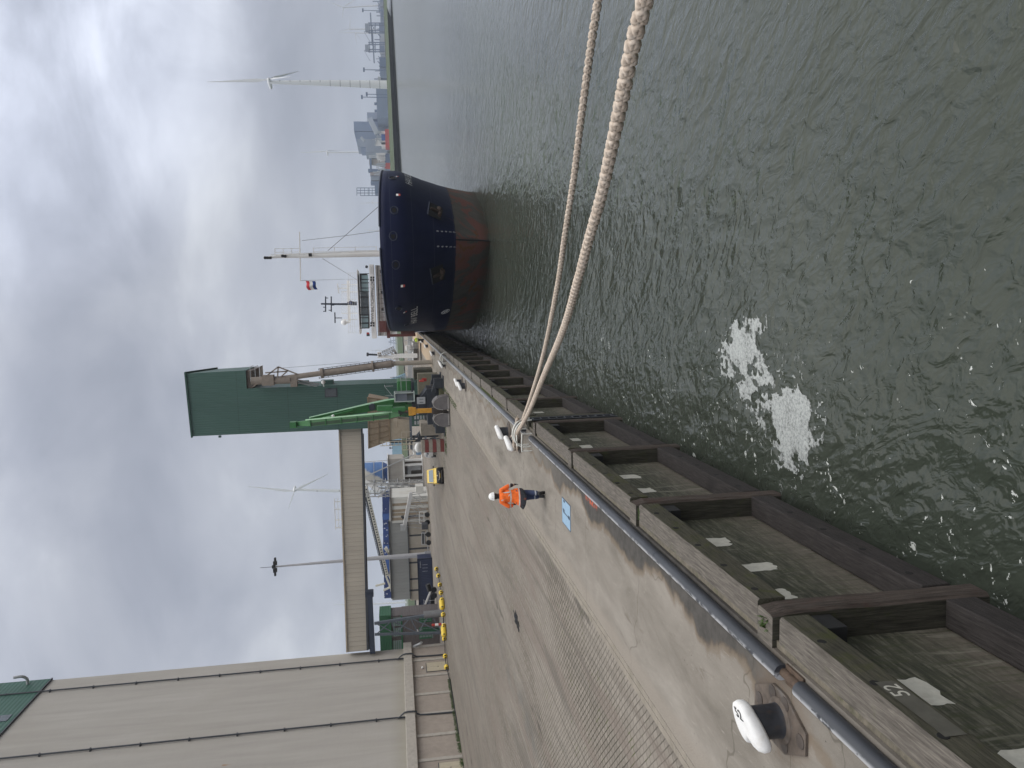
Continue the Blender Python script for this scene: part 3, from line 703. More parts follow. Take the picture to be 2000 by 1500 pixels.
def banded(name,base,bands,rough=.75,var=.15,sleeve=False):
    """cloth with reflective bands at given heights (object z) and slight folds"""
    m,t,b=newmat(name);p=t.obj();x,y,z=t.sep(p);n=t.noise(t.mapv(p,(1,1,.6)),9,4,.6)
    c=t.ramp(n,[(.3,tuple(v*(1-var) for v in base)),(.7,tuple(min(1,v*(1+var)) for v in base))])
    for (zc,h,col) in bands:
        w=t.math('ADD',z,t.math('MULTIPLY',t.math('SUBTRACT',t.noise(p,4,2),.5),.03))
        f=t.math('MULTIPLY',t.smooth(w,zc-h,zc-h+.006),t.smooth(w,zc+h,zc+h-.006));c=t.mix(f,c,col)
    if sleeve:c=t.mix(t.math('MULTIPLY',t.smooth(x,.265,.28),t.smooth(z,1.15,1.13)),c,(.015,.016,.02))
    fold=t.noise(t.mapv(p,(1,1,.5),(.5,.3,0)),7,5,.6,1.4);c=t.mix(t.smooth(fold,.56,.66,0,.35),c,tuple(v*.45 for v in base))
    t.set(b.inputs['Base Color'],c);b.inputs['Roughness'].default_value=rough;t.set(b.inputs['Normal'],t.bump(fold,1.0,.06));return m
GREYB=(.45,.44,.42)
def worker(label,loc,rz,jacket,trousers,helmet,lean=.12,long_jacket=True):
    th=thing('person',label,'person',loc,rz)
    # local: faces +y, x to the person's right
    pel=V(0,0,.95);ch=V(0,lean*.75,1.32);nk=V(0,lean*1.0,1.50);hd=V(0,lean*1.2,1.66)
    B=[pel,V(0,lean*.35,1.14),ch,nk,hd,hd+V(0,.0,.11),
       V(.08,0,.92),V(.08,.02,.50),V(.075,-.22,.19),V(.08,-.20,.10),         # right leg, heel lifted behind
       V(-.09,.0,.92),V(-.07,.07,.50),V(-.06,.02,.09),V(-.065,.12,.05),       # left leg planted
       V(.20,lean*.85,1.43),V(.31,lean*.6+.02,1.18),V(.36,.14,.98),
       V(-.20,lean*.85,1.43),V(-.33,lean*.6-.02,1.19),V(-.30,.12,1.02)]
    E=[(0,1),(1,2),(2,3),(3,4),(4,5),(0,6),(6,7),(7,8),(8,9),(0,10),(10,11),(11,12),(12,13),(2,14),(14,15),(15,16),(2,17),(17,18),(18,19)]
    Rr=[.135,.13,.15,.065,.095,.07,.09,.062,.045,.04,.09,.062,.045,.04,.065,.045,.035,.065,.045,.035]
    skin_obj('body',B,E,Rr,SKIN,th)
    # trousers
    T=[V(0,0,.98),V(.08,.0,.90),V(.08,.02,.52),V(.08,-.20,.22),V(-.09,.0,.90),V(-.07,.06,.52),V(-.06,.02,.13)]
    skin_obj('trousers',T,[(0,1),(1,2),(2,3),(0,4),(4,5),(5,6)],[.165,.125,.105,.09,.125,.108,.095],trousers,th)
    # jacket: wide coat with its hem swinging out
    J=[V(-.09,-.08,.62),V(0,lean*.3,1.08),V(0,lean*.7,1.30),V(0,lean*.95,1.44),V(0,lean*1.05,1.51),
       V(.19,lean*.85,1.43),V(.33,lean*.6+.01,1.20),V(.365,.10,1.03),V(-.19,lean*.85,1.43),V(-.36,lean*.6-.03,1.20),V(-.315,.07,1.06)]
    JR=[(.31,.25),(.25,.20),(.255,.195),(.19,.15),.085,.10,.078,.062,.10,.08,.064]
    if not long_jacket:J[0]=V(0,0,.93);JR[0]=(.19,.16)
    skin_obj('jacket',J,[(0,1),(1,2),(2,3),(3,4),(3,5),(5,6),(6,7),(3,8),(8,9),(9,10)],JR,jacket,th)
    # boots
    for s,(p,ang) in ((1,(V(.08,-.25,.13),.9)),(-1,(V(-.062,.03,.0),0))):
        mb=MB();pr=[(-.11,.0),(-.12,.06),(-.08,.17),(.03,.17),(.06,.11),(.17,.075),(.19,.03),(.18,0)]
        c,sn=math.cos(ang),math.sin(ang);pts=[]
        for yy,zz in pr:
            if ang:yy,zz=yy*c+zz*sn,-yy*sn+zz*c;zz-=-.0
            pts.append(p+V(-.05,yy,zz))
        mb.prism(pts,(.10,0,0));mb.build('boot',BLACK,th,bevel=.02)
    # hands: palm and five fingers, lightly curled
    for s,w in((1,V(.365,.12,1.0)),(-1,V(-.308,.10,1.03))):
        hv=[w,w+V(0,.03,-.07)];he=[(0,1)];hr=[.03,.034]
        for k in range(4):
            b0=len(hv);off=V(0,.025-.018*k+.01,0);base=hv[1]+V(-s*.004,.0,0)+off*1.0
            hv+= [base+V(0,0,-.02),base+V(-s*.008,.006,-.055+.004*abs(k-1)),base+V(-s*.02,.01,-.08+.006*abs(k-1))];hr+=[.0095,.009,.008];he+=[(1,b0),(b0,b0+1),(b0+1,b0+2)]
        b0=len(hv);hv+=[w+V(-s*.01,.05,-.045),w+V(-s*.02,.065,-.075)];hr+=[.011,.009];he+=[(0,b0),(b0,b0+1)]
        skin_obj('hand',hv,he,hr,BLACK,th,sub=1)
    # head details
    f=MB();f.ball(hd+V(0,.085,.0),.022,8,0,(1,1.2,1.2));f.ball(hd+V(.095,-.005,.0),.03,8,0,(.4,.7,1.1));f.ball(hd+V(-.095,-.005,.0),.03,8,0,(.4,.7,1.1));f.build('ears_and_nose',SKIN,th,smooth=80)
    e=MB();e.ball(hd+V(.035,.085,.035),.012,8);e.ball(hd+V(-.035,.085,.035),.012,8);e.build('eyes',BLACK,th,smooth=80)
    hm=MB();hm.ball(hd+V(0,-.02,-.02),.104,16,0,(1,1.05,1));hm.build('hair',M('dark hair',(.02,.016,.013),.8),th,smooth=80)
    h=MB();h.lathe([(.125,.03),(.145,.035),(.142,.05),(.132,.10),(.112,.155),(.07,.195),(.02,.212)],hd+V(0,-.005,.0),26);h.prism([hd+V(-.10,.10,.035),hd+V(.10,.10,.035),hd+V(.07,.185,.025),hd+V(-.07,.185,.025)],(0,0,.012))
    for a in(-.9,-.3,.3,.9):
        for zz in(.075,.115):h.ball(hd+V(math.sin(a)*.128,-math.cos(a)*.135,zz),.009,6,1)
    h.build('helmet',[helmet,BLACK],th,smooth=50)
    if long_jacket:
        k=MB();k.lathe([(.085,1.475),(.095,1.52),(.085,1.575)],(0,lean*1.05,0),18);k.build('collar',BLACK,th,smooth=60)
    return th
HIVIS=banded('orange hi-vis coat',(.86,.15,.015),[(1.16,.028,GREYB),(.84,.022,GREYB),(.70,.11,(.018,.02,.028)),(.52,.08,(.018,.02,.028))],sleeve=True)
NAVY=banded('navy work trousers',(.028,.042,.10),[(.33,.025,(.32,.34,.37))])
HEMB=banded('coat hem cloth',(.86,.15,.015),[(.885,.022,GREYB),(.74,.123,(.016,.018,.025))])
w=worker('worker walking away in an orange hi-vis coat and white helmet on the quay',(-6.32,24.62,0),math.radians(3),HIVIS,NAVY,WHITECL)
mb=MB();rings=[(1.04,.245,.185,0,0),(.93,.275,.215,-.02,-.02),(.84,.315,.25,-.055,-.04),(.74,.35,.28,-.10,-.06),(.70,.345,.275,-.115,-.06),(.70,.31,.24,-.115,-.06),(.85,.27,.21,-.05,-.03)];N=28
for (z,rx,ry,ox,oy) in rings:
    for k in range(N):
        a=2*PI*k/N;f=1+.05*math.sin(3*a+z*9)*(1.1-z)*2;mb.v.append(V(ox+rx*f*math.cos(a),oy+ry*f*math.sin(a),z+.05*math.sin(a*2+1)*(1.04-z)*2))
for i in range(len(rings)-1):
    for k in range(N):mb.f.append((i*N+k,i*N+(k+1)%N,(i+1)*N+(k+1)%N,(i+1)*N+k));mb.m.append(0)
mb.build('coat_hem',HEMB,w,smooth=70)
# diagonal braces of the reflective tape on the back
mb=MB()
mb.bar((-.13,-.04,1.46),(.10,-.165,1.17),.035,.01,0,(0,-1,.2));mb.bar((.13,-.04,1.46),(.17,-.15,1.17),.035,.01,0,(0,-1,.2))
mb.build('reflective_tape',M('silver tape',GREYB,.5),w)
YV=banded('yellow vest cloth',(.62,.80,.05),[(1.14,.03,(.6,.6,.58))]);DK2=banded('black trousers',(.012,.013,.016),[])
worker('distant worker in a yellow vest standing by the bow of the ship',(-5.05,124.5,0),math.radians(170),YV,DK2,WHITECL,.02,False)
# ================================================================== concrete silo building on the left
def silo_mat():
    m,t,b=newmat('board marked silo concrete');p=t.pos();x,y,z=t.sep(p)
    n=t.noise(p,.09,5,.6,.3);v=t.noise(t.mapv(p,(1,1,.12)),.8,6,.6,.3);f=t.noise(t.mapv(p,(1,1,2.5)),2.6,6,.7)
    c=t.ramp(v,[(.3,(.352,.330,.303)),(.5,(.385,.362,.332)),(.7,(.418,.396,.366))])
    c=t.mix(t.smooth(n,.45,.7,0,.4),c,(.36,.335,.295));c=t.mix(t.smooth(f,.58,.72,0,.3),c,(.25,.235,.21))
    lift=t.math('FRACT',t.math('DIVIDE',z,1.3));c=t.mix(t.math('MULTIPLY',t.smooth(t.math('ABSOLUTE',t.math('SUBTRACT',lift,.5)),.47,.5,0,.20),t.noise(p,.7,3)),c,(.22,.20,.18))
    rust=t.noise(t.mapv(p,(1,.75,.22)),1.15,3,.5);c=t.mix(t.smooth(rust,.735,.755,0,.8),c,(.33,.19,.09))
    c=t.mix(t.smooth(z,7,5.1,0,.45),c,t.mix(t.noise(p,1.5,4),(.30,.27,.21),(.22,.21,.13)))
    t.set(b.inputs['Base Color'],c);b.inputs['Roughness'].default_value=.9;t.set(b.inputs['Normal'],t.bump(f,.25,.03));return m
def clad(name,base,axis='y',pitch=.3,dark=.55,h=.6):
    """profiled sheet: raised ribs along one axis"""
    m,t,b=newmat(name);p=t.obj();x,y,z=t.sep(p);a={'x':x,'y':y,'z':z}[axis]
    w=t.math('FRACT',t.math('DIVIDE',a,pitch));pr=t.smooth(t.math('ABSOLUTE',t.math('SUBTRACT',w,.5)),.16,.30)
    n=t.noise(t.mapv(p,(1,1,.2)),.35,5,.6);c=t.ramp(n,[(.3,tuple(v*.88 for v in base)),(.7,tuple(v*1.1 for v in base))])
    edge=t.smooth(t.math('ABSOLUTE',t.math('SUBTRACT',t.math('ABSOLUTE',t.math('SUBTRACT',w,.5)),.2)),.07,.0,0,dark);c=t.mix(edge,c,tuple(v*.5 for v in base))
    t.set(b.inputs['Base Color'],c);b.inputs['Roughness'].default_value=.55;t.set(b.inputs['Normal'],t.bump(pr,h,.04));return m
SILOC=silo_mat()
BASEW=M('pinkish base render',(.33,.285,.245),.85,0,.1,1.5,.2,20,dirt=.25,dirtcol=(.2,.17,.15),streak=.25)
PILA=M('pale pilaster concrete',(.40,.37,.33),.85,0,.12,3,dirt=.35,dirtcol=(.22,.2,.16))
DOORC=M('cream door paint',(.46,.41,.31),.6,0,.06,3,dirt=.2)
GREENRIB=clad('dark green ribbed cladding',(.022,.095,.065),'z',.45)
th=thing('concrete_silo','tall board-marked concrete silo building with green cladding high up and downpipes','silo',(-60,60,0))
X=-41.7
MB().box(X-38,X,18,91.5,0,4.12).build('base_wall',BASEW,th,world=True)
MB().box(X-38.2,X-.2,17.8,91.3,5.12,45.6).build('shaft_wall',SILOC,th,world=True)
MB().box(X-38.6,X+.42,17.4,91.7,4.12,5.12).build('ledge',PILA,th,world=True,bevel=.05)
MB().box(X-38.35,X-.08,17.6,91.45,45.62,62).build('cladding',GREENRIB,th,world=True)
MB().box(X-38.4,X+.0,17.55,91.5,45.48,45.60).build('flashing',STEELD,th,world=True)
for y in(90.9,87.2,83.3,79.1,75.0,71.0,66.9,62.8,58.7):
    MB().box(X-.05,X+.12,y-.22,y+.22,0,4.12).build('pilaster',PILA,th,world=True,bevel=.02)
for y0,y1,z1 in((84.2,86.3,2.5),(64.6,66.2,2.2)):
    d=MB();d.box(X-.02,X+.05,y0-.08,y1+.08,0,z1+.08,1);d.box(X+.051,X+.09,y0,(y0+y1)/2-.01,.05,z1,0);d.box(X+.051,X+.09,(y0+y1)/2+.01,y1,.05,z1,0)
    dd=d.build('door',[DOORC,STEELD],th,world=True)
    h=MB();h.bar((X+.12,(y0+y1)/2-.08,1.1),(X+.12,(y0+y1)/2-.08,1.25),.04);hh=h.build('handle',STEELD,None);hh.parent=dd
    for v in hh.data.vertices:v.co-=Vector(th.location)
lm=MB();lm.ball((X+.12,85.2,3.0),.14,10);lm.build('wall_light',WHITECL,th,world=True,smooth=80)
for yy in(88.3,75.0):
    p=MB();p.tube(spline([(X-.02,yy,61),(X-.02,yy,6.4),(X-.02,yy-.1,5.9),(X+.50,yy-.1,5.2),(X+.56,yy-.1,4.6),(X+.5,yy-.1,4.0),(X+.14,yy-.15,3.6),(X+.14,yy-.3,.1)],.8),.085,10)
    p.build('downpipe',STEELD,th,world=True,smooth=60)
    for k in range(10):
        MB().box(X-.25,X+.09,yy-.13,yy+.13,8+4.55*k,8.14+4.55*k).build('pipe_bracket',STEELD,th,world=True)
p=MB();p.tube(spline([(X+.1,90.9,3.9),(X+.3,90.9,3.4),(X+.55,90.7,3.0),(X+.75,90.6,2.9)],.1),.17,12);p.build('vent_elbow',STEEL,th,world=True,smooth=60)
p=MB();p.tube(spline([(X-.1,90.6,47.8),(X+.5,90.6,47.8),(X+.95,90.4,48.2),(X+1.0,90.2,49.0)],.15),.16,12);p.build('roof_vent',STEEL,th,world=True,smooth=60)
w=MB();w.box(X-.09,X-.03,82.3,83.6,46.2,47.6);w.build('window',GLASS,th,world=True)
weeds('wall_weeds',[(X+.25,y,0,.16,.7) for y in [54,57,60,63,65.5,68,69.5,71,72.5,74,75.5,77,78,79.5,81]],'strip of green weeds along the foot of the concrete silo wall','stuff',.35,70)
# ================================================================== covered conveyor gallery and its trestle
GALC=clad('beige gallery sheet',(.405,.365,.305),'x',.50,.42,.7)
th=thing('conveyor_gallery','long beige corrugated covered conveyor bridge from concrete silo to green tower','conveyor',(-28,96,9.4))
a0,a1=V(-41.2,90.2,9.55),V(-15.6,101.0,9.60)
dirv=(a1-a0).normalized();nv=V(dirv.y,-dirv.x,0)
def along(s,off,z):q=a0+dirv*s+nv*off;return V(q.x,q.y,z)
Lg=(a1-a0).length
mb=MB()
mb.add([along(0,0,9.55),along(Lg,0,9.62),along(Lg,0,12.35),along(0,0,11.85),along(0,-3,9.55),along(Lg,-3,9.62),along(Lg,-3,12.35),along(0,-3,11.85)],[(0,1,2,3),(7,6,5,4),(0,4,5,1),(3,2,6,7),(1,5,6,2),(4,0,3,7)])
mb.build('cladding',GALC,th,world=True)
mb=MB();mb.bar(along(0,.06,11.9),along(Lg,.06,12.42),.22,.16);mb.build('eaves_trim',M('pale trim',(.36,.31,.24),.6),th,world=True)
mb=MB();mb.bar(along(0,.05,9.42),along(Lg,.05,9.48),.3,.22);mb.bar(along(0,-2.9,9.42),along(Lg,-2.9,9.48),.3,.2);mb.build('floor_beam',STEELD,th,world=True)
mb=MB()
for s in(.2,2.6):
    mb.box(-26.6+s-1.4,-26.5+s-1.4,97.4,97.5,12.1,13.2);mb.box(-25.6+s-1.4,-25.5+s-1.4,97.4,97.5,12.1,13.2)
mb.bar((-28.0,97.45,13.15),(-23.9,97.45,13.15),.08);mb.bar((-28.0,97.45,12.75),(-23.9,97.45,12.75),.06);mb.build('roof_railing',WHITE,th,world=True)
th=thing('steel_trestle','blue-grey braced steel trestle carrying the beige conveyor bridge beside the silo','trestle',(-38.6,90.2,0))
mb=MB();mb.bar((-41.6,90.2,8.85),(-34.6,91.8,8.95),.7,.62);mb.box(-35.0,-34.3,91.4,92.2,8.5,9.5);mb.build('crosshead_beam',M('dark blue steel',(.035,.045,.07),.5,.2,.15,3),th,world=True)
lg0=[(-38.05,90.6,8.5),(-37.65,90.9,1.5)];lg1=[(-39.35,90.4,8.5),(-39.9,90.4,.1)]
MB().bar(*lg0,.30).build('leg',BLUEGREY,th,world=True);MB().bar(*lg1,.26).build('leg',BLUEGREY,th,world=True)
mb=MB()
def lerp(a,b,t):return V(*a)*(1-t)+V(*b)*t
for a,bq in((.02,.30),(.30,.62),(.62,.98)):
    mb.bar(lerp(*lg0,a),lerp(*lg1,bq),.11);mb.bar(lerp(*lg1,a),lerp(*lg0,min(bq,.95)),.11);mb.bar(lerp(*lg0,bq),lerp(*lg1,bq),.12)
mb.build('bracing',BLUEGREY,th,world=True)
MB().tube([(-37.6,90.95,0),(-37.62,90.95,2.5)],.45,18).build('footing',M('grey footing',(.20,.205,.215),.8,0,.1,3),th,world=True,smooth=40)
mb=MB()
for k in range(4):mb.tube([(-38.45,89.6,.0+.4*k),(-38.45,89.6,.4*(k+1))],.16,14,k%2)
o=mb.build('striped_post',[WHITE,RED],loc=(-38.45,89.6,0),smooth=40);tag(o,'short red and white striped post at the foot of the steel trestle','post')
# ================================================================== green elevator tower with loading spout
def tower_mat():
    m,t,b=newmat('dark green tower cladding');p=t.pos();x,y,z=t.sep(p)
    n=t.noise(t.mapv(p,(1,1,.25)),.3,5,.6);v=t.noise(t.mapv(p,(1.3,1.3,.05)),1.1,5,.6)
    c=t.ramp(n,[(.3,(.042,.098,.080)),(.7,(.052,.118,.096))]);c=t.mix(t.smooth(v,.52,.75,0,.35),c,(.07,.13,.11))
    jn=t.math('FRACT',t.math('DIVIDE',z,6.2));c=t.mix(t.smooth(t.math('ABSOLUTE',t.math('SUBTRACT',jn,.5)),.493,.497,0,.6),c,(.02,.045,.035))
    rb=t.math('FRACT',t.math('DIVIDE',t.math('ADD',x,y),.30));hh=t.smooth(t.math('ABSOLUTE',t.math('SUBTRACT',rb,.5)),.2,.32)
    c=t.mix(t.math('MULTIPLY',hh,.18),c,(.025,.065,.052))
    t.set(b.inputs['Base Color'],c);b.inputs['Roughness'].default_value=.5;t.set(b.inputs['Normal'],t.bump(hh,.5,.04));return m
TOW=tower_mat();TAN=M('tan spout paint',(.235,.20,.168),.6,0,.15,2,dirt=.45,dirtcol=(.12,.09,.07),streak=.3)
TANP=M('tan hopper paint',(.34,.275,.205),.7,0,.15,2,dirt=.6,dirtcol=(.2,.14,.09),streak=.6)
th=thing('elevator_tower','tall dark green sheet-clad elevator tower overhanging the quay above the loading spout','tower',(-12.5,103,0))
Y0,Y1=100,106.5
mb=MB()
mb.add([(-15.45,Y0,0),(-9.62,Y0,0),(-9.62,Y1,0),(-15.45,Y1,0),(-15.45,Y0,30.5),(-9.62,Y0,30.7),(-9.62,Y1,28.3),(-15.45,Y1,28.1)],[(0,1,5,4),(1,2,6,5),(2,3,7,6),(3,0,4,7),(4,5,6,7),(3,2,1,0)])
mb.build('tower_wall',TOW,th,world=True)
mb=MB();mb.add([(-9.62,Y0,23.6),(-7.3,Y0,23.6),(-7.3,Y1,23.6),(-9.62,Y1,23.6),(-9.62,Y0,30.7),(-7.45,Y0,30.8),(-7.45,Y1,28.4),(-9.62,Y1,28.3)],[(0,1,5,4),(1,2,6,5),(2,3,7,6),(4,5,6,7),(3,2,1,0),(0,4,7,3)])
mb.build('overhang',TOW,th,world=True)
mb=MB();mb.bar((-15.6,Y0-.05,30.58),(-7.3,Y0-.05,30.88),.22);mb.bar((-7.35,Y0,30.88),(-7.35,Y1,28.5),.22);mb.bar((-15.5,Y0-.05,27.2),(-15.75,Y0-.05,27.2),.3);mb.build('roof_trim',M('green trim',(.02,.06,.045),.5),th,world=True)
mb=MB();mb.box(-11.15,-10.0,Y0-.05,Y0-.01,12.35,13.95,1);mb.box(-11.03,-10.12,Y0-.09,Y0-.051,12.5,13.85,0);mb.build('louvre',[M('grey louvre',(.085,.095,.105),.5),STEELD],th,world=True)
mb=MB();mb.box(-9.62,-7.4,Y0+.2,Y1,22.9,23.59);mb.build('soffit_box',M('brown shaft steel',(.10,.08,.065),.7,.1,.3,2),th,world=True)
for z in(16.2,13.0):
    MB().box(-9.61,-9.1,101.5,103.2,z,z+1.5).build('side_duct',TOW,th,world=True)
mb=MB();mb.box(-8.8,-6.9,100.2,102.5,21.9,22.0)
for x in(-8.8,-6.9):
    mb.bar((x,100.2,22),(x,100.2,23.1),.07)
for z in(22.5,23.1):mb.bar((-8.8,100.2,z),(-6.9,100.2,z),.06);mb.bar((-6.9,100.2,z),(-6.9,102.5,z),.06)
mb.build('service_platform',STEEL,th,world=True)
mb=MB();mb.tube([(-9.2,99.6,14.0),(-9.7,99.6,14.0)],.05,8);mb.ball((-9.15,99.6,14.05),.28,10,0);mb.build('flood_lamp',WHITE,th,world=True,smooth=70)
th=thing('loading_spout','rusty tan telescopic loading spout with caged ladder hanging beside the green tower','spout',(-7.0,98.5,0))
top,bot=V(-8.6,99,20.8),V(-6.95,98.6,5.0)
d=(bot-top).normalized()
mb=MB();mb.tube([top+d*1.2,top+d*10.5],.34,18);mb.build('spout_tube',TAN,th,world=True,smooth=50)
mb=MB();mb.tube([top+d*6.8,bot],.43,18);mb.build('spout_tube',TAN,th,world=True,smooth=50)
for s,r,l in((6.6,.62,.35),(13.1,.72,.22),(14.9,.5,.7)):
    MB().tube([top+d*s,top+d*(s+l)],r,18).build('collar',TAN,th,world=True,smooth=50)
mb=MB();mb.tube([bot,(-6.93,98.6,0.0)],.30,16);mb.box(-7.4,-6.5,98.2,99.0,0,.12);mb.build('stand_leg',M('pale tan steel',(.34,.30,.25),.7,0,.12,3,dirt=.3),th,world=True,smooth=50)
for sx in(-1,1):
    mb=MB()
    q0,q1=top+d*6.4+V(sx*.62,0,0),bot+V(sx*.6,0,.3)
    mb.bar(q0+V(0,-.15,0),q1+V(0,-.15,0),.06);mb.bar(q0+V(-sx*.16,-.15,0),q1+V(-sx*.16,-.15,0),.05)
    n=16
    for k in range(n+1):
        a=q0.lerp(q1,k/n);mb.bar(a+V(.03*sx,-.15,0),a+V(-sx*.2,-.1,0),.06)
    mb.build('ladder',STEELD,th,world=True)
mb=MB();mb.box(-9.5,-8.1,98.6,99.4,17.2,18.0);mb.box(-9.2,-7.9,98.4,99.4,20.0,21.4);mb.tube([(-8.6,99,22.8),(-8.6,99,18)],.5,16)
for a,bq in(((-9.3,98.7,22.6),(-6.9,98.7,19.4)),((-6.9,98.7,19.4),(-8.0,98.7,16.9)),((-6.9,98.7,19.4),(-8.7,98.7,19.6)),((-7.6,98.7,21),(-7.5,98.7,18.4)),((-8.7,98.7,22.6),(-8.7,98.7,17)),((-9.3,98.7,20.5),(-7.4,98.7,18.2))):mb.bar(a,bq,.16)
mb.build('knuckle_frame',TAN,th,world=True,smooth=40)
for x0 in(-8.9,-9.2):
    mb=MB();mb.bar((x0+.2,99.2,17.2),(x0-.55,100.2,14.6),.16);mb.build('stay_rod',STEEL,th,world=True)
mb=MB();mb.bar((-7.1,98.8,19.5),(-6.6,98.8,9.3),.03);mb.build('hoist_wire',STEELD,th,world=True)
# ================================================================== green material handler with clamshell grab
HGRN=M('handler green paint',(.04,.165,.05),.4,0,.10,2,dirt=.3,dirtcol=(.03,.10,.03));HLIT=M('pale green lit paint',(.25,.44,.27),.45,0,.1,3);HPL=M('handler dark plate',(.032,.038,.048),.5,.1,.2,3,dirt=.3)  # paler copy of the green, light on one boom face put into the colour
GRABM=M('bare worn grab steel',(.165,.155,.155),.5,.35,.22,1.6,dirt=.45,dirtcol=(.12,.10,.09));ORNG=M('orange grab frame',(.55,.27,.03),.5,0,.15,3,dirt=.3)
th=thing('material_handler','green material handler with folded boom, glazed cab and open clamshell grab on the quay','excavator',(-10,78.5,0))
mb=MB()
mb.add([(-11.9,77.6,.35),(-8.2,77.6,.35),(-8.2,81.5,.35),(-11.9,81.5,.35),(-11.9,77.6,1.72),(-8.2,77.6,1.72),(-8.2,81.5,1.72),(-11.9,81.5,1.72)],[(3,2,1,0),(4,5,6,7),(0,1,5,4),(1,2,6,5),(2,3,7,6),(3,0,4,7)])
mb.prism([(-10.9,78.0,1.72),(-8.3,78.0,1.72),(-9.4,78.0,2.62),(-10.9,78.0,2.62)],(0,3,0));mb.build('undercarriage',HPL,th,world=True,bevel=.03)
for x,y in((-12.2,77.2),(-7.6,77.2),(-12.2,81.6),(-7.6,81.6)):
    mb=MB();mb.bar((x+(1 if x<-10 else -1)*.9,y,1.05),(x,y-.1,.8),.5,.45);mb.box(x-.5,x+.5,y-.5,y+.5,.12,1.0);mb.box(x-.75,x+.75,y-.6,y+.6,0,.12);mb.build('outrigger',HPL,th,world=True,bevel=.03)
for y in(78.4,80.9):
    for x in(-11.75,-8.35):
        q=MB();q.lathe([(.3,-.28),(.55,-.3),(.6,-.2),(.6,.2),(.55,.3),(.3,.28)],(x,y,.6),20,0,'x');q.build('wheel',BLACK,th,world=True,smooth=40)
MB().tube([(-9.9,79.5,2.4),(-9.9,79.5,2.95)],.95,24).build('slew_ring',STEELD,th,world=True,smooth=40)
mb=MB();mb.box(-11.2,-7.6,79.2,83.4,2.95,3.25,1);mb.box(-11.2,-9.9,79.4,83.3,3.25,4.6,0);mb.box(-8.6,-7.5,79.6,83.2,3.25,4.7,0);mb.box(-9.6,-8.9,79.2,80.6,3.25,4.1,0);mb.build('machine_deck',[HGRN,HPL],th,world=True,bevel=.06)
mb=MB()
for (x,y) in((-7.4,79.3),(-7.4,81),(-7.4,83)):mb.bar((x,y,3.2),(x,y,4.3),.05)
for z in(3.75,4.3):mb.bar((-7.4,79.3,z),(-7.4,83.2,z),.045);mb.bar((-8.5,79.0,z),(-7.4,79.2,z),.045)
mb.bar((-8.9,79.1,5.25),(-7.9,79.1,6.0),.04);mb.bar((-7.9,79.1,6.0),(-7.9,80.4,6.0),.04);mb.bar((-7.9,79.1,5.1),(-7.9,79.1,6.0),.05);mb.bar((-8.9,79.1,5.1),(-8.9,79.1,6.0),.04)
mb.build('handrail',STEEL,th,world=True)
mb=MB();mb.box(-9.45,-8.5,77.8,79.4,2.95,3.08);mb.box(-9.45,-8.5,77.8,79.4,4.92,5.05)
for x in(-9.42,-8.53):
    for y in(77.84,79.36):mb.bar((x,y,3.0),(x,y,5.0),.09)
mb.build('cab',M('cab pale frame',(.40,.46,.44),.5),th,world=True)
cabo=bpy.data.objects['cab']
mb=MB();mb.box(-9.37,-8.58,77.86,77.9,3.10,4.9);mb.box(-8.6,-8.565,77.9,79.3,3.1,4.9);mb.box(-9.4,-9.37,77.9,79.3,3.1,4.9);mb.build('cab_glass',M('grey tinted cab glass',(.10,.115,.14),.12,0,.1,2,spec=.8),th,world=True)
mb=MB();mb.box(-9.36,-8.59,77.838,77.858,3.08,3.75);mb.build('cab_pane',GLASS,th,world=True)
mb=MB();mb.box(-9.7,-9.0,77.4,77.6,1.9,2.75);mb.build('tool_box',M('pale grey box',(.36,.38,.40),.5,0,.05,3),th,world=True,bevel=.02)
tb=MB()
for x in(-9.52,-9.2):tb.box(x-.03,x+.03,77.392,77.398,2.1,2.5)
tb.build('box_latches',STEELD,th,world=True)
bz=[V(-9.65,80,3.9),V(-9.72,79.2,5.6),V(-9.95,78.6,7.6),V(-10.35,77.6,10.6),V(-10.75,76.9,13.4)]
def beam(mb,pts,ws,hs,m=0,side=V(1,0,0),mtop=None):
    vs=[];n=len(pts)
    for i,p in enumerate(pts):
        t=(pts[min(i+1,n-1)]-pts[max(i-1,0)]).normalized();u=t.cross(side).normalized();s=u.cross(t).normalized()
        for a,bq in((-1,-1),(1,-1),(1,1),(-1,1)):vs.append(p+s*(a*ws[i]/2)+u*(bq*hs[i]/2))
    fs=[];mm=[]
    for i in range(n-1):
        for k in range(4):fs.append((i*4+k,i*4+(k+1)%4,(i+1)*4+(k+1)%4,(i+1)*4+k));mm.append(mtop if (mtop is not None and k==1) else m)
    b=len(mb.f);mb.add(vs,fs+[(0,1,2,3),tuple((n-1)*4+k for k in(3,2,1,0))],m)
    for i,x in enumerate(mm):mb.m[b+i]=x
mb=MB();beam(mb,bz,[.8,.85,.75,.62,.5],[1.0,1.1,.95,.75,.55],0,V(1,0,0),1);mb.build('boom',[HGRN,HLIT],th,world=True,bevel=.03)
MB().tube([(-9.86,78.3,7.3),(-9.86,77.7,7.3)],.34,14).build('boom_pin',HPL,th,world=True,smooth=40)
mb=MB();mb.tube([(-10.1,77.5,9.2),(-10.45,76.7,11.2)],.16,12,0);mb.tube([(-10.45,76.7,11.2),(-10.75,76.2,12.9)],.09,10,1);mb.ball((-10.42,76.5,11.1),.16,10,2);mb.build('stick_cylinder',[HGRN,HLIT,WHITE],th,world=True,smooth=40)
sz=[V(-11.02,76.3,14.9),V(-10.88,75.6,13.2),V(-10.33,73.2,9.0),V(-9.80,71.2,5.5),V(-9.62,70.6,4.5)]
mb=MB();beam(mb,sz,[.36,.62,.66,.7,.5],[.35,.5,.55,.6,.4],0,V(1,0,0),None);mb.build('stick',[HGRN,HLIT],th,world=True,bevel=.02)
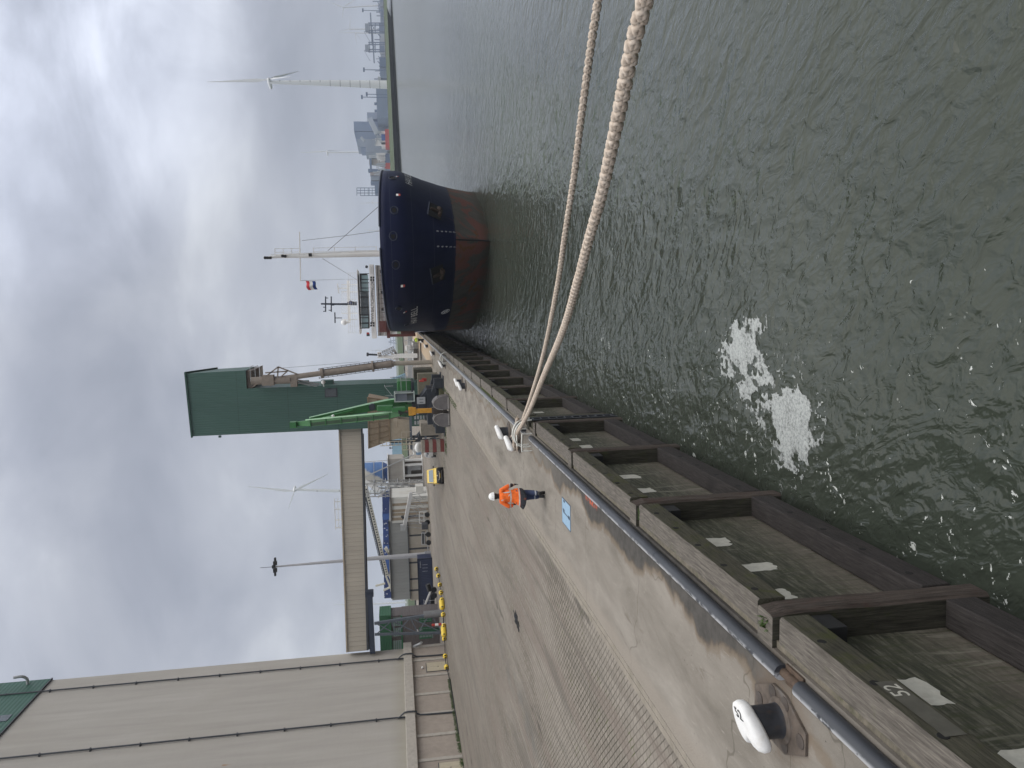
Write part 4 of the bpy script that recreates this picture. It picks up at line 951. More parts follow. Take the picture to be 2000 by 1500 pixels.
mb=MB();mb.bar((-10.55,75.4,13.6),(-9.44,70.4,4.8),.12,.2);mb.build('stick_pipe_rail',HLIT,th,world=True)
mb=MB()
for k in range(5):
    for x in(-.22,-.14,-.06,.02):mb.bar((sz[1].x+x,sz[1].y-.34,13.2),(sz[3].x+x,sz[3].y-.34,5.6),.035)
mb.build('hydraulic_hoses',BLACK,th,world=True)
mb=MB()
for k in range(6):
    q=sz[1].lerp(sz[3],k/5.);mb.box(q.x-.40,q.x+.36,q.y-.40,q.y-.30,q.z-.05,q.z+.05)
mb.build('hose_clamp',HGRN,th,world=True)
mb=MB();mb.box(-11.3,-10.75,75.6,76.5,14.6,15.2);mb.bar((-11.29,75.6,15.2),(-11.29,75.6,13.9),.06);mb.build('stick_head',HGRN,th,world=True)
mb=MB();mb.box(-10.05,-9.55,75.1,76,4.6,5.9);mb.box(-10.2,-9.75,75.0,76,3.6,4.7);mb.build('stick_foot_bracket',HGRN,th,world=True,bevel=.05)
mb=MB()
for k in range(4):
    q=V(-10.0-.1*k,75.0,4.2);mb.tube(spline([q,q+V(-.25,-.15,-.5),q+V(-.1,-.1,-1.0),V(-10.15,75,2.9)],.1),.03,6)
mb.build('loose_hose',BLACK,th,world=True)
mb=MB();mb.tube([(-10.15,75.2,3.9),(-10.2,75,3.3)],.14,10);mb.build('grab_link',RUST,th,world=True)
g=MB();g.box(-10.55,-9.75,74.8,75.3,2.95,3.35);g.box(-10.37,-9.93,74.85,75.2,1.45,2.95);g.box(-10.5,-9.8,74.8,75.25,2.75,2.98);g.build('grab_column',ORNG,th,world=True,bevel=.03)
g=MB();g.box(-10.5,-9.85,74.7,75.35,.75,1.45);g.box(-10.4,-9.95,74.66,75.39,.25,.8);g.tube([(-10.18,74.6,.35),(-10.18,75.45,.35)],.16,12);g.build('grab_yoke',M('dark brown pivot',(.07,.055,.045),.6,.3,.3,4),th,world=True,bevel=.03)
def shell(sx,name):
    """half an opened clamshell bucket standing on the ground: two cheeks, rolled back plate, open towards the column"""
    out=[(.14,.02),(.10,.55),(.20,1.0),(.42,1.28),(.72,1.37),(1.02,1.24),(1.28,.95),(1.42,.55),(1.44,.2),(1.40,.02)]
    x0=-10.2+sx*.06;mb=MB();y0,y1=74.3,75.8
    ring=[(x0+sx*a,z) for a,z in out]
    for y in(y0,y1):mb.add([(x,y,z) for x,z in ring],[tuple(range(len(ring)))])
    for k in range(2,len(ring)-1):
        (xa,za),(xb,zb)=ring[k],ring[k+1];mb.add([(xa,y0,za),(xb,y0,zb),(xb,y1,zb),(xa,y1,za)],[(0,1,2,3)])
    lo=mb.build(name,GRABM,th,world=True);s=lo.modifiers.new('Solidify','SOLIDIFY');s.thickness=.05
    e=MB()
    for k in range(1,6):
        (xa,za),(xb,zb)=ring[k],ring[k+1];e.bar((xa,y0-.03,za),(xb,y0-.03,zb),.07,.06)
    e.bar((x0+sx*1.30,y0-.03,.12),(x0+sx*.2,y0-.03,.12),.05,.12)
    eo=e.build('edge_lip',M('bright lit rim',(.36,.34,.32),.45,.4,.15,4),lo);eo.data.transform(Matrix.Translation(-Vector(th.location)))  # bright colour paints the light along the shell rim
shell(1,'grab_shell');shell(-1,'grab_shell')
for o_ in list(COL.objects):
    if o_.type=='MESH' and o_.name.split('.')[0] in('grab_link','grab_column','grab_yoke','grab_shell','edge_lip','loose_hose','stick_foot_bracket'):
        for v in o_.data.vertices:
            w_=v.co+V(-10,78.5,0);v.co=V(-9.44+(w_.x+10.2)*.95,69.9+(w_.y-75.0),w_.z*1.12)-V(-10,78.5,0)
# ================================================================== tan mobile hopper
th=thing('mobile_hopper','tan ribbed grain hopper on a braced leg frame with ladder and railings behind the handler','hopper',(-13,90,0))
mb=MB();mb.add([(-15.9,88,8.2),(-10.0,88,8.05),(-10.0,92,8.05),(-15.9,92,8.2),(-15.2,88.4,5.8),(-10.5,88.4,5.75),(-10.5,91.6,5.75),(-15.2,91.6,5.8)],[(4,5,1,0),(5,6,2,1),(6,7,3,2),(7,4,0,3),(4,7,6,5)])
mb.build('bin',TANP,th,world=True)
mb=MB()
for k in range(9):
    f=k/8.;mb.bar((-15.9+5.9*f,87.96,8.15),(-15.2+4.7*f,88.36,5.8),.07,.09)
mb.bar((-15.95,87.95,8.2),(-9.95,87.95,8.06),.12);mb.bar((-15.3,88.35,5.8),(-10.4,88.35,5.75),.14);mb.bar((-15.5,88.15,7.0),(-10.3,88.15,6.95),.09);mb.build('ribs',M('tan rib',(.24,.18,.12),.7,0,.2,3),th,world=True)
mb=MB();mb.add([(-15.2,88.4,5.75),(-12.6,88.4,5.75),(-12.6,91,5.75),(-15.2,91,5.75),(-14.9,88.6,3.4),(-12.9,88.6,3.4),(-12.9,90.6,3.4),(-14.9,90.6,3.4)],[(4,5,1,0),(5,6,2,1),(6,7,3,2),(7,4,0,3),(4,7,6,5)]);mb.tube([(-13.7,88.9,4.9),(-12.6,88.9,4.9)],.45,14);mb.build('cone',M('cream hopper paint',(.42,.36,.28),.6,0,.1,2,dirt=.4,dirtcol=(.25,.18,.12)),th,world=True,smooth=30)
for x in(-15.4,-12.2,-10.6):
    for y in(88.6,91.4):MB().bar((x,y,5.8),(x,y,0),.3).build('leg',STEELD if x<-15 else BLUEGREY,th,world=True)
mb=MB();mb.bar((-15.4,88.5,3.2),(-12.2,88.5,.3),.16);mb.bar((-12.2,88.5,3.2),(-15.4,88.5,.3),.16);mb.bar((-16.4,88.3,3.3),(-9.8,88.3,3.3),.28);mb.bar((-15.4,88.5,1.6),(-10.6,88.5,1.6),.2);mb.bar((-12.2,88.4,2.6),(-10.6,88.4,.8),.12);mb.build('bracing',BLUEGREY,th,world=True)
mb=MB()
for x in(-16.0,-15.55):mb.bar((x+.3,87.9,6.9),(x+.3,87.9,2.8),.07)
for k in range(9):mb.bar((-15.7,87.9,3.0+.45*k),(-15.25,87.9,3.0+.45*k),.06)
for x in(-16.3,-15.6,-14.9,-14.2):mb.bar((x,87.85,3.3),(x,87.85,4.4),.06)
for z in(3.85,4.4):mb.bar((-16.3,87.85,z),(-14.2,87.85,z),.06)
mb.build('ladder',M('cream rail',(.5,.45,.36),.6),th,world=True)
mb=MB()
for x in(-13.2,-12.6,-12.0):
    for k in range(6):mb.box(x-.2,x+.2,88.0,88.2,1.0+.33*k,1.2+.33*k)
mb.build('grating_step',STEEL,th,world=True)
mb=MB();mb.box(-12.2,-10.8,87.6,88.0,3.9,4.3,0);mb.build('drive_motor',RED,th,world=True,bevel=.03)
mb=MB();mb.box(-14.7,-12.0,86.4,87.7,.2,1.2);mb.bar((-14.9,86.6,2.4),(-12.2,86.3,1.2),.4,.5);mb.build('discharge_conveyor',HPL,th,world=True,bevel=.03)
# ================================================================== stacked concrete blocks, cars, walls round the handler
CONB=M('rough block concrete',(.32,.29,.25),.9,0,.15,3,.3,20,dirt=.4,dirtcol=(.18,.17,.12));REDB=M('red painted block',(.20,.055,.05),.8,0,.2,3,.3,20,dirt=.3)
for k in range(6):
    names=['bottom dark red','pale lower','middle red','pale middle','upper red','topmost pale']
    mats=[REDB,CONB,REDB,CONB,REDB,CONB]
    o=MB().box(-15.15,-13.95,79.4,80.6,.405*k+.002,.405*(k+1)-.012).build('stacked_block',mats[k],loc=(-14.5,80,.405*k),bevel=.02)
    tag(o,names[k]+' concrete block in the red and white stack left of the hopper','block','stacked striped blocks')
o=MB().box(-14.1,-12.7,84,87,0,2.3).build('block_wall',CONB,loc=(-13.4,85.5,0),bevel=.03);tag(o,'plain pale concrete block wall behind the striped block stack','wall')
OLIVE=M('mossy concrete',(.11,.11,.06),.9,0,.25,3,.4,12,dirt=.6,dirtcol=(.05,.07,.02))
o=MB().box(-10.3,-7.5,88,89.5,0,2.3).build('bunker_wall',M('olive concrete',(.17,.16,.12),.9,0,.15,2,dirt=.3),loc=(-9,88.7,0),bevel=.03);tag(o,'olive concrete bunker wall behind the handler cab','wall')
o=MB().box(-9.3,-7.95,100,104,0,2.45).build('dark_bin',M('dark olive bin',(.05,.05,.035),.8,0,.3,2,dirt=.4),loc=(-8.6,102,0),bevel=.04);tag(o,'dark olive bin at the foot of the green tower by the spout','bin')
o=MB().box(-9.4,-7.6,76.9,77.9,0,.5).build('mossy_slab',OLIVE,loc=(-8.5,77.4,0),bevel=.04);tag(o,'mossy low concrete slab in front of the handler outrigger','slab')
mb=MB()
mb.box(-7.6,-7.45,79,80,1.9,2.4,0);mb.box(-7.62,-7.3,79.9,80.2,1.6,2.1,0);o=mb.build('red_canister',RED,loc=(-7.5,79.5,1.8),bevel=.02);tag(o,'small red canister on the wall beside the handler','canister')
weeds('apron_weeds',[(-8.1,y,0,.25,1.0) for y in range(62,86,2)]+[(-12.5+random.uniform(-2,2),76+random.uniform(-1,3),0,.6,.6) for _ in range(8)]+[(-17,79,0,1.2,2)],'low moss and weeds in the paving around the grab and block stack','stuff',.10,60)
def wheel(th,x,y,r=.32,w=.22):
    q=MB();q.lathe([(r*.55,-w/2),(r*.9,-w/2),(r,-w*.35),(r,w*.35),(r*.9,w/2),(r*.55,w/2)],(0,0,0),22,0,'x');t_=q.build('wheel',BLACK,th,smooth=40);t_.location=(x,y,r)
    h=MB();h.lathe([(r*.18,-w/2-.012),(r*.5,-w/2+.0),(r*.5,w/2-.0),(r*.18,w/2+.012)],(0,0,0),16,0,'x');hb=h.build('hubcap',STEEL,t_,smooth=40)
def car(name,label,loc,rz,paint,lower,L=4.3,W=1.78,Hh=1.72,lowfront=True):
    """compact van-like car; local front towards -y"""
    th=thing(name,label,'car',loc,rz);hw=W/2
    # body loft by stations from the nose (-L/2) to the tail
    st=[(-L/2,.80,.35,.62),(-L/2+.12,.95,.25,.80),(-L/2+.75,1.0,.22,1.0),(-L/2+1.05,1.0,.2,1.06),(L/2-.35,1.0,.2,1.10),(L/2-.05,.96,.28,1.06),(L/2,.9,.4,.95)]
    mb=MB();n=8;vs=[]
    for (y,wf,zl,zt) in st:
        w=hw*wf;vs+=[(-w*.94,y,zl),(-w,y,zl+.2),(-w,y,zt-.22),(-w*.93,y,zt),(w*.93,y,zt),(w,y,zt-.22),(w,y,zl+.2),(w*.94,y,zl)]
    fs=[]
    for i in range(len(st)-1):
        for k in range(n):fs.append((i*n+k,i*n+(k+1)%n,(i+1)*n+(k+1)%n,(i+1)*n+k))
    b=len(mb.f);mb.add(vs,fs+[tuple(range(n)),tuple((len(st)-1)*n+k for k in range(n-1,-1,-1))],0)
    if lower is not None:
        for i,f in enumerate(mb.f):
            if len(f)==8 or (f[0]//n<1):mb.m[i]=1
            elif all(k%n in(0,1,7,6) for k in f):mb.m[i]=1
    body=mb.build('body',[paint,lower or paint],th,smooth=35,bevel=.03)
    # greenhouse
    g=MB();gs=[(-L/2+.95,.90,1.0,.86,1.06),(-L/2+1.5,.92,1.02,.80,Hh-.10),(-L/2+1.85,.92,1.02,.79,Hh),(L/2-.45,.92,1.02,.79,Hh-.01),(L/2-.10,.9,1.0,.8,Hh-.2),(L/2-.02,.9,1.0,.86,1.04)]
    vs=[]
    for (y,wl,zl,wt,zt) in gs:vs+=[(-hw*wl,y,zl),(-hw*wt,y,zt),(hw*wt,y,zt),(hw*wl,y,zl)]
    fs=[]
    for i in range(len(gs)-1):
        for k in range(3):fs.append((i*4+k,i*4+k+1,(i+1)*4+k+1,(i+1)*4+k))
    g.add(vs,fs,0);g.build('roof',paint,th,smooth=35)
    a,bq=gs[0],gs[1]
    def wq(f0,f1,s):   # windscreen strip, proud of the pillar line
        y0=a[0]+(bq[0]-a[0])*f0;z0=a[4]+(bq[4]-a[4])*f0;y1=a[0]+(bq[0]-a[0])*f1;z1=a[4]+(bq[4]-a[4])*f1
        w0=hw*(a[3]+(bq[3]-a[3])*f0)*s;w1=hw*(a[3]+(bq[3]-a[3])*f1)*s
        return[(-w0,y0-.012,z0+.006),(w0,y0-.012,z0+.006),(w1,y1-.012,z1+.006),(-w1,y1-.012,z1+.006)]
    WSC=M('windscreen',(.16,.21,.25),.08,0,.05,2,spec=.9)
    m2=MB();m2.add(wq(.08,.93,.90),[(0,1,2,3)]);m2.build('windscreen',WSC,th)
    for s in(-1,1):
        m3=MB()
        for (ya,yb) in((-L/2+1.62,-L/2+2.45),(-L/2+2.53,L/2-.95),(L/2-.88,L/2-.42)):
            xa=s*hw*.925;xb=s*hw*.80
            m3.add([(xa+s*.004,ya-.18 if ya<0-.3 else ya,1.08),(xa+s*.004,yb,1.08),(xb+s*.012,yb,Hh-.14),(xb+s*.012,ya,Hh-.14)],[(0,1,2,3)])
        m3.build('side_window',GLASS,th)
        MB().ball((s*(hw+.10),-L/2+1.35,1.05),.11,8,0,(1,.6,.8)).build('door_mirror',BLACK,th,smooth=70)
        h=MB();h.ball((s*hw*.72,-L/2+.16,.70),.15,10,0,(1.1,.6,.62));h.build('headlight',M('headlight glass',(.45,.47,.48),.15,0,.05,3),th,smooth=70)
        for y in(-L/2+.78,L/2-.72):wheel(th,s*(hw-.10),y)
    gr=MB();gr.box(-hw*.62,hw*.62,-L/2-.035,-L/2+.02,.34,.52,0);gr.build('grille',BLACK,th,bevel=.01)
    pl=MB();pl.box(-.26,.26,-L/2-.05,-L/2-.036,.40,.50);pl.build('number_plate',M('yellow plate',(.7,.5,.05),.5),th)
    return th
YCAR=M('yellow car paint',(.72,.50,.06),.3,0,.04,2,spec=.6);BCAR=M('black car plastic',(.02,.02,.022),.4,0,.1,3)
yc=car('parked_car','yellow compact van with black lower front driving towards the quay in mid yard',(-18.75,84.0,0),math.radians(14),YCAR,BCAR,4.3,1.8,1.72)
mb=MB();mb.tube([(-.5,-2.2,.62),(-.42,-2.215,.50),(.42,-2.215,.50),(.5,-2.2,.62)],.02,6);mb.lathe([(.07,-.01),(.07,.01)],(0,-2.19,.72),12,0,'y');mb.build('chrome_trim',WHITECL,yc)
car('parked_car','white car half hidden behind the red and white concrete block stack',(-18.0,97.5,0),math.radians(25),WHITECL,BCAR,4.2,1.75,1.48)
# ================================================================== yellow float line lying on the yard
fl=[(856,1111),(860,1124),(863,1142),(867,1157),(868.5,1171),(866,1174),(868,1180),(871,1200),(872,1222),(872,1226),(872,1233),(873,1247),(875,1281),(876.5,1302)]
FY=[101.9,96.8,93.7,91.2,89.6,90.6,88.5,87.6,87.0,87.8,86.3,87.0,86.2,84.4]
flab=['most distant yellow float of the float line, by the dark container','second most distant round yellow float of the line','third round yellow float from the far end of the line','round yellow float beside the black trailer wheel','yellow float touching the long float, behind it','small yellow float tucked between long float and trailer','long sausage shaped yellow float in the middle of the line','round yellow float just left of the trestle footing','yellow float touching the second long float, behind it','small yellow float behind the striped post','second long yellow float in front of the steel trestle','single round yellow float left of the trestle legs','round yellow float near the silo wall corner','nearest yellow float beside the silo door']
fpts=[]
for i,((x,y),Y) in enumerate(zip(fl,FY)):
    g=P(x,y,Y);gx=g.x
    long=i in(6,10);r=.27 if not long else .33
    th=thing('yellow_float',flab[i],'float',(gx,Y,0),rb.uniform(-.5,.5) if not long else .9,'yellow floats strung on a line')
    hl=.06 if not long else .42;pr=[(.05,-hl-r*.9)]+[(r*math.cos(a),-hl+r*.9*math.sin(a)) for a in[-1.2,-.8,-.4,0]]+[(r*.98,0)]+[(r*math.cos(a),hl+r*.9*math.sin(a)) for a in[0,.4,.8,1.2]]+[(.05,hl+r*.9)]
    MB().lathe(pr,(0,0,r),18,0,'x').build('float_shell',YELLOW,th,smooth=60)
    for q in(-1,1):MB().box(q*(hl+.07)-.06,q*(hl+.07)+.06,-r-.03,-r+.1,r-.10,r+.10).build('clamp',BLACK,th,bevel=.02)
    fpts.append((gx,Y+.1,.25))
mb=MB();mb.tube(spline(sorted(fpts,key=lambda q:-q[1])+[(-41.3,80,.1),(-41.2,70,.05)],.6),.05,6);o=mb.build('float_line',BLACK,loc=(-38,90,0));tag(o,'dark rope running through the row of yellow floats','rope')
# ================================================================== moored cargo ship
def hull_mat():
    m,t,b=newmat('ship hull paint');p=t.obj();x,y,z=t.sep(p);w=t.pos()
    n=t.noise(p,.5,5,.6);navy=t.ramp(n,[(.3,(.006,.009,.032)),(.7,(.011,.015,.046))])
    strk=t.noise(t.mapv(p,(2.2,1.2,.10)),1.1,6,.6,.3);navy=t.mix(t.smooth(strk,.62,.82,0,.22),navy,(.08,.08,.09))
    seam=t.math('ABSOLUTE',t.math('SUBTRACT',t.math('FRACT',t.math('DIVIDE',t.math('ADD',z,.5),1.75)),.5));navy=t.mix(t.smooth(seam,.488,.494,0,.25),navy,(.10,.11,.14))
    patch=t.noise(t.mapv(p,(.5,.5,.55)),.85,5,.6,.7);pb=t.noise(t.mapv(p,(.9,.9,.25)),1.3,6,.65,.4)
    low=t.ramp(pb,[(.3,(.066,.066,.060)),(.6,(.098,.092,.082)),(.8,(.125,.108,.092))])
    low=t.mix(t.smooth(patch,.50,.58,0,.85),low,(.165,.068,.056));low=t.mix(t.smooth(t.noise(p,.6,6,.6,.9),.60,.70,0,.85),low,(.13,.062,.022))
    low=t.mix(t.smooth(seam,.488,.494,0,.3),low,(.15,.12,.11))
    low=t.mix(t.smooth(z,-2.6,-3.5,0,.65),low,(.045,.042,.03))
    e=t.math('ADD',z,t.math('MULTIPLY',t.math('SUBTRACT',t.noise(p,1.3,5,.6),.5),.22))
    c=t.mix(t.smooth(e,-.66,-.54),low,navy)
    wear=t.math('MULTIPLY',t.smooth(t.noise(t.mapv(p,(1.2,1.2,.35)),1.0,6,.65),.62,.75),t.smooth(z,1.5,-.5));c=t.mix(t.math('MULTIPLY',wear,.35),c,(.13,.075,.05))
    t.set(b.inputs['Base Color'],c);t.set(b.inputs['Roughness'],t.smooth(e,-.66,-.5,.7,.48));b.inputs['Specular IOR Level'].default_value=.12
    t.set(b.inputs['Normal'],t.bump(t.math('ADD',t.noise(t.mapv(p,(.6,.6,.25)),.9,3),t.smooth(seam,.49,.5,0,-.15)),.25,.12));return m
HULLM=hull_mat();SHIPW=M('ship white paint',(.80,.79,.77),.45,0,.04,1,dirt=.15,dirtcol=(.5,.44,.36),streak=.15);BROWN=M('oxide brown hatch paint',(.11,.035,.03),.6,0,.15,1.5,dirt=.3,dirtcol=(.06,.03,.02))
ship=thing('cargo_ship','moored dark blue cargo ship, bow towards the camera, white bridge and rust stained waterline','ship',(5.7,64.0,0),math.radians(1.96))
SHM=Matrix.Translation((5.7,64.0,0))@Matrix.Rotation(math.radians(1.96),4,'Z');SHI=SHM.inverted()
def s0(z):
    return 1.4-(z+3.6)*.37 if z<-.6 else .29-(min(z,3.9)+.6)*.45
def rim(u):
    if u<19.5:return 5.65-.045*u
    if u<23.5:return 4.77-(u-19.5)*.93
    return 1.05
def hb(u,z):
    u=max(0,u);a=7.36*(1-max(0,1-u/20)**1.9)**.85;c=7.38*(1-max(0,1-u/13)**2.2)**.5
    t=max(0,min(1,(z+3.6)/7.5))**1.15;r=a*(1-t)+c*t
    if u>78:r*=1-.22*((u-78)/14)**2
    return r
us=[0,.08,.25,.5,.8,1.2,1.7,2.3,3,4,5,6,7.2,8.5,10,11.5,13,15,17,19,19.5,20.5,21.5,22.5,23.5,26,32,40,50,60,70,78,84,88,92]
fz=[0,.06,.12,.18,.24,.3,.36,.42,.48,.54,.6,.66,.72,.78,.84,.9,.95,1.0]
mb=MB();nz=len(fz)
for sd_ in(-1,1):
    base=len(mb.v)
    for u in us:
        top=rim(u)
        for f in fz:
            z=-5.2+f*(top+5.2);mb.v.append(V(sd_*hb(u,z),s0(z)+u,z))
    for i in range(len(us)-1):
        for k in range(nz-1):
            a=base+i*nz+k;mb.f.append((a,a+1,a+nz+1,a+nz) if sd_>0 else (a,a+nz,a+nz+1,a+1));mb.m.append(0)
n1=len(us)*nz
mb.f.append([ (len(us)-1)*nz+k for k in range(nz)]+[n1+(len(us)-1)*nz+k for k in range(nz-1,-1,-1)]);mb.m.append(0)
hull=mb.build('hull',HULLM,ship,smooth=50)
bm=bmesh.new();bm.from_mesh(hull.data);bmesh.ops.remove_doubles(bm,verts=bm.verts,dist=.002);bmesh.ops.recalc_face_normals(bm,faces=bm.faces[:]);bm.to_mesh(hull.data);bm.free()
sol=hull.modifiers.new('Solidify','SOLIDIFY');sol.thickness=.10;sol.offset=-1
mb=MB();vs=[]
for sgn in(1,-1):
    for u in (us if sgn>0 else us[::-1]):
        z=rim(u)-(1.2 if u<20 else .9);vs.append(V(sgn*(hb(u,z)-.12),s0(z)+u,z))
mb.add(vs,[tuple(range(len(vs)))]);mb.build('deck',M('ship deck paint',(.08,.05,.045),.8,0,.2,1),ship)
mb=MB()
for sgn in(1,-1):
    mb.tube([V(sgn*hb(u,rim(u)),s0(rim(u))+u,rim(u)) for u in us[1:]],.075,8)
mb.build('bulwark_rail',M('dark blue rail',(.02,.026,.05),.45,0,.1,3),ship,smooth=50)
mb=MB();mb.tube([V(0,s0(z)-.03,z) for z in(-5.0,-3.6,-2.5,-1.5,-.62)],.07,8);mb.build('stem_bar',BLACK,ship,smooth=50)
# point on the hull seen at a photo pixel
def onhull(x,y):
    for k in range(900):
        Y=58+k*.05;q=SHI@P(x,y,Y);u=q.y-s0(q.z)
        if u>0 and q.z<rim(u)+.3 and abs(q.x)<hb(u,q.z):
            return q
    return SHI@P(x,y,80)
def hn(q):
    s=1 if q.x>0 else -1;u=q.y-s0(q.z);e=.05
    du=(hb(u+e,q.z)-hb(max(.01,u-e),q.z))/(2*e);dz=(hb(u-(s0(q.z+e)-s0(q.z)),q.z+e)-hb(u-(s0(q.z-e)-s0(q.z)),q.z-e))/(2*e)
    return V(s,-du,-dz).normalized()
for (x,y,r) in((768,461,.30),(770,411,.30),(773,517,.30),(779,602,.28),(767,348,.32),(795,633,.26)):
    q=onhull(x,y);n=hn(q);a=V(0,0,1).cross(n).normalized();bq=n.cross(a)
    t_=MB();t_.tube([q+n*.03+a*math.cos(i*PI/8)*r*1.25+bq*math.sin(i*PI/8)*r for i in range(16)],.035,8,0,False,True)
    t_.add([q+n*.035+a*math.cos(i*PI/8)*r*.8+bq*math.sin(i*PI/8)*r*.6 for i in range(16)],[tuple(range(16))],1)  # dark disc paints the shade inside the fairlead opening
    t_.build('fairlead',[M('fairlead rim',(.022,.028,.05),.4,0,.1,3),HOLESHADE],ship,smooth=60)
for (x,y,w,h) in((778,381,.26,.18),(787,558,.26,.18),(791,609,.22,.18),(776,345,.16,.12)):
    q=onhull(x,y);n=hn(q);a=V(0,0,1).cross(n).normalized();bq=n.cross(a)
    t_=MB()
    c=[q+n*.03+a*(i*w/2)+bq*(j*h) for i,j in((-1,0),(1,0),(1,1),(-1,1))];t_.add(c,[(0,1,2,3)],0)
    c=[q+n*.03+a*(i*w/2)+bq*(j*h) for i,j in((-1,-.9),(1,-.9),(1,-.02),(-1,-.02))];t_.add(c,[(0,1,2,3)],1);t_.build('tug_mark',[WHITECL,RED],ship)
def hullpatch(name,x,y,w,h,mat,off=.03):
    q=onhull(x,y);n=hn(q);a=V(0,0,1).cross(n).normalized();bq=n.cross(a);return q,n,a,bq
ANCH=M('rusty anchor',(.040,.026,.019),.8,.1,.4,3,dirt=.5,dirtcol=(.055,.028,.015))
for (x,y,tilt) in((849,413,-.35),(854,535,.3)):
    q=onhull(x,y);n=hn(q);a=V(0,0,1).cross(n).normalized();bq=n.cross(a);sg=1 if q.x>0 else -1
    po=MB();cs=[q+n*.05+a*(i*.95)+bq*(j*.62+.35*i*sg*-1*.4) for i,j in((-1,-1),(1,-1),(1,1),(-1,1))];po.add(cs,[(0,1,2,3)],0)  # flat dark sheet proud of the plating, pocket shade put into colour
    for k in(2,):po.bar(cs[k],cs[(k+1)%4],.10,.10,1)
    pk=po.build('anchor_pocket',[HOLESHADE,M('pocket edge',(.03,.036,.06),.5)],ship)
    an=MB();an.bar(q+n*.12+bq*.45,q+n*.16-bq*.35,.22,.22);an.tube([q+n*.16-bq*.32-a*.55,q+n*.2-bq*.45,q+n*.16-bq*.32+a*.55],.16,8);an.ball(q+n*.2-bq*.4+a*.2,.3,10,0,(1,1,.8));an.build('anchor',ANCH,pk,smooth=60)
LETW=M('white hull lettering',(.62,.63,.64),.55,0,.08,6,dirt=.3,dirtcol=(.25,.25,.27))
def arcmap(z):
    A=[0];us_=[i*.05 for i in range(600)]
    for i in range(1,len(us_)):A.append(A[-1]+math.hypot(hb(us_[i],z)-hb(us_[i-1],z),.05))
    return us_,A
def u_at(us_,A,s):
    for i in range(1,len(A)):
        if A[i]>=s:return us_[i-1]+.05*(s-A[i-1])/max(1e-6,A[i]-A[i-1])
    return us_[-1]
def hulltext(name,body,size,arc,zc,side,sx=1.0):
    """letters laid along the plating, arc metres round from the stem"""
    me=text_mesh(body,size,0.0);us_,A=arcmap(zc)
    for v in me.vertices:
        z=zc+v.co.y;u=u_at(us_,A,max(.02,arc+v.co.x*sx*(-1 if side<0 else 1)));w=.05
        n=hn(V(side*max(.02,hb(u,z)),s0(z)+u,z));v.co=V(side*hb(u,z),s0(z)+u,z)+n*.05
    me.materials.clear();me.materials.append(LETW);o=bpy.data.objects.new(name,me);COL.objects.link(o);o.parent=ship;return o
q=onhull(809,618);us_,A=arcmap(q.z);hulltext('ship_name','HAV BELL',.85,A[min(len(A)-1,int((q.y-s0(q.z))/.05))],q.z,-1,1.15)
q=onhull(798,353);hulltext('ship_name','HAV BELL',.85,A[min(len(A)-1,int((q.y-s0(q.z))/.05))]+1,q.z,1,1.15)
for side in(-1,1):
    for k,tx in enumerate(('8','6','4','2','7')):hulltext('draught_mark',tx,.26,.62,.95-k*.36,side)
q=onhull(870,608);n=hn(q);a=V(0,0,1).cross(n).normalized();bq=n.cross(a)
t_=MB();t_.tube([q+n*.04+a*math.cos(i*PI/10)*.42+bq*math.sin(i*PI/10)*.42 for i in range(20)],.028,6,0,False,True);t_.bar(q+n*.04+(a+bq)*.28,q+n*.04-(a+bq)*.28,.045);t_.bar(q+n*.04+(a-bq)*.28,q+n*.04-(a-bq)*.28,.045);t_.build('thruster_mark',LETW,ship)
# superstructure, placed by its front plane 150 m down the quay
def wl(*pts):return [SHI@Vector(p) for p in pts]
def PS(x,y,Y=150):return SHI@P(x,y,Y)
def sbox(mb,x0,x1,y0,y1,Y,dep,m=0):
    a=P(x0,y0,Y);bq=P(x1,y1,Y);zt,zb=max(a.z,bq.z),min(a.z,bq.z);xl,xr=min(a.x,bq.x),max(a.x,bq.x)
    b=len(mb.v);mb.box(xl,xr,Y,Y+dep,zb,zt,m)
    for i in range(b,len(mb.v)):mb.v[i]=SHI@mb.v[i]
mb=MB();sbox(mb,733,775,522,654,150,12);mb.build('deckhouse',SHIPW,ship)
mb=MB();sbox(mb,720.5,735,516.5,661,149.5,4);mb.build('wing_bulwark',SHIPW,ship)
mb=MB();sbox(mb,697.5,702,526,653,149.2,9);rf=mb.build('wheelhouse_roof',SHIPW,ship)
mb=MB();sbox(mb,702,721,534,641,150.3,7);mb.build('wheelhouse',M('dark wheelhouse',(.03,.025,.022),.4,0,.1,2),ship)
SEAG=M('green wheelhouse glass',(.22,.33,.34),.1,0,.05,2,spec=.8)
for (y0,y1,g) in((537,545,1),(546,552,1),(553,562,1),(563,569,1),(570,579,0),(581,599,0),(601,614,0),(616,620,1),(621,630,1),(632,640,1)):
    mb=MB();sbox(mb,706 if g else 704.5,719,y0+.6,y1-.3,150.24,.05);mb.build('wheelhouse_window',SEAG if g else GLASS,ship)
for y in(534.5,545.5,552.5,562.5,569.5,580,600,615,620.5,631,641):
    mb=MB();sbox(mb,703,721,y-.5,y+.5,150.18,.05);mb.build('window_frame',BLACK,ship)
o=PS(727.5,590,149.47);o2=PS(727.5,560,149.47);o3=PS(720.5,590,149.47)
tx=text_obj('web_address','WWW.BALTICSHIPPING.DK',.82,M('black lettering',(.02,.02,.022),.6),o,(o2-o),(o3-o),ship,.01,sx=.80)
for y in(544.5,633.5):
    mb=MB();sbox(mb,723.2,726.6,y-4.2,y-.6,149.44,.03);sbox(mb,723.2,726.6,y+.6,y+4.2,149.44,.03);sbox(mb,728,731.5,y-4.2,y-.6,149.44,.03);sbox(mb,728,731.5,y+.6,y+4.2,149.44,.03);mb.build('cross_emblem',BLACK,ship)
mb=MB()
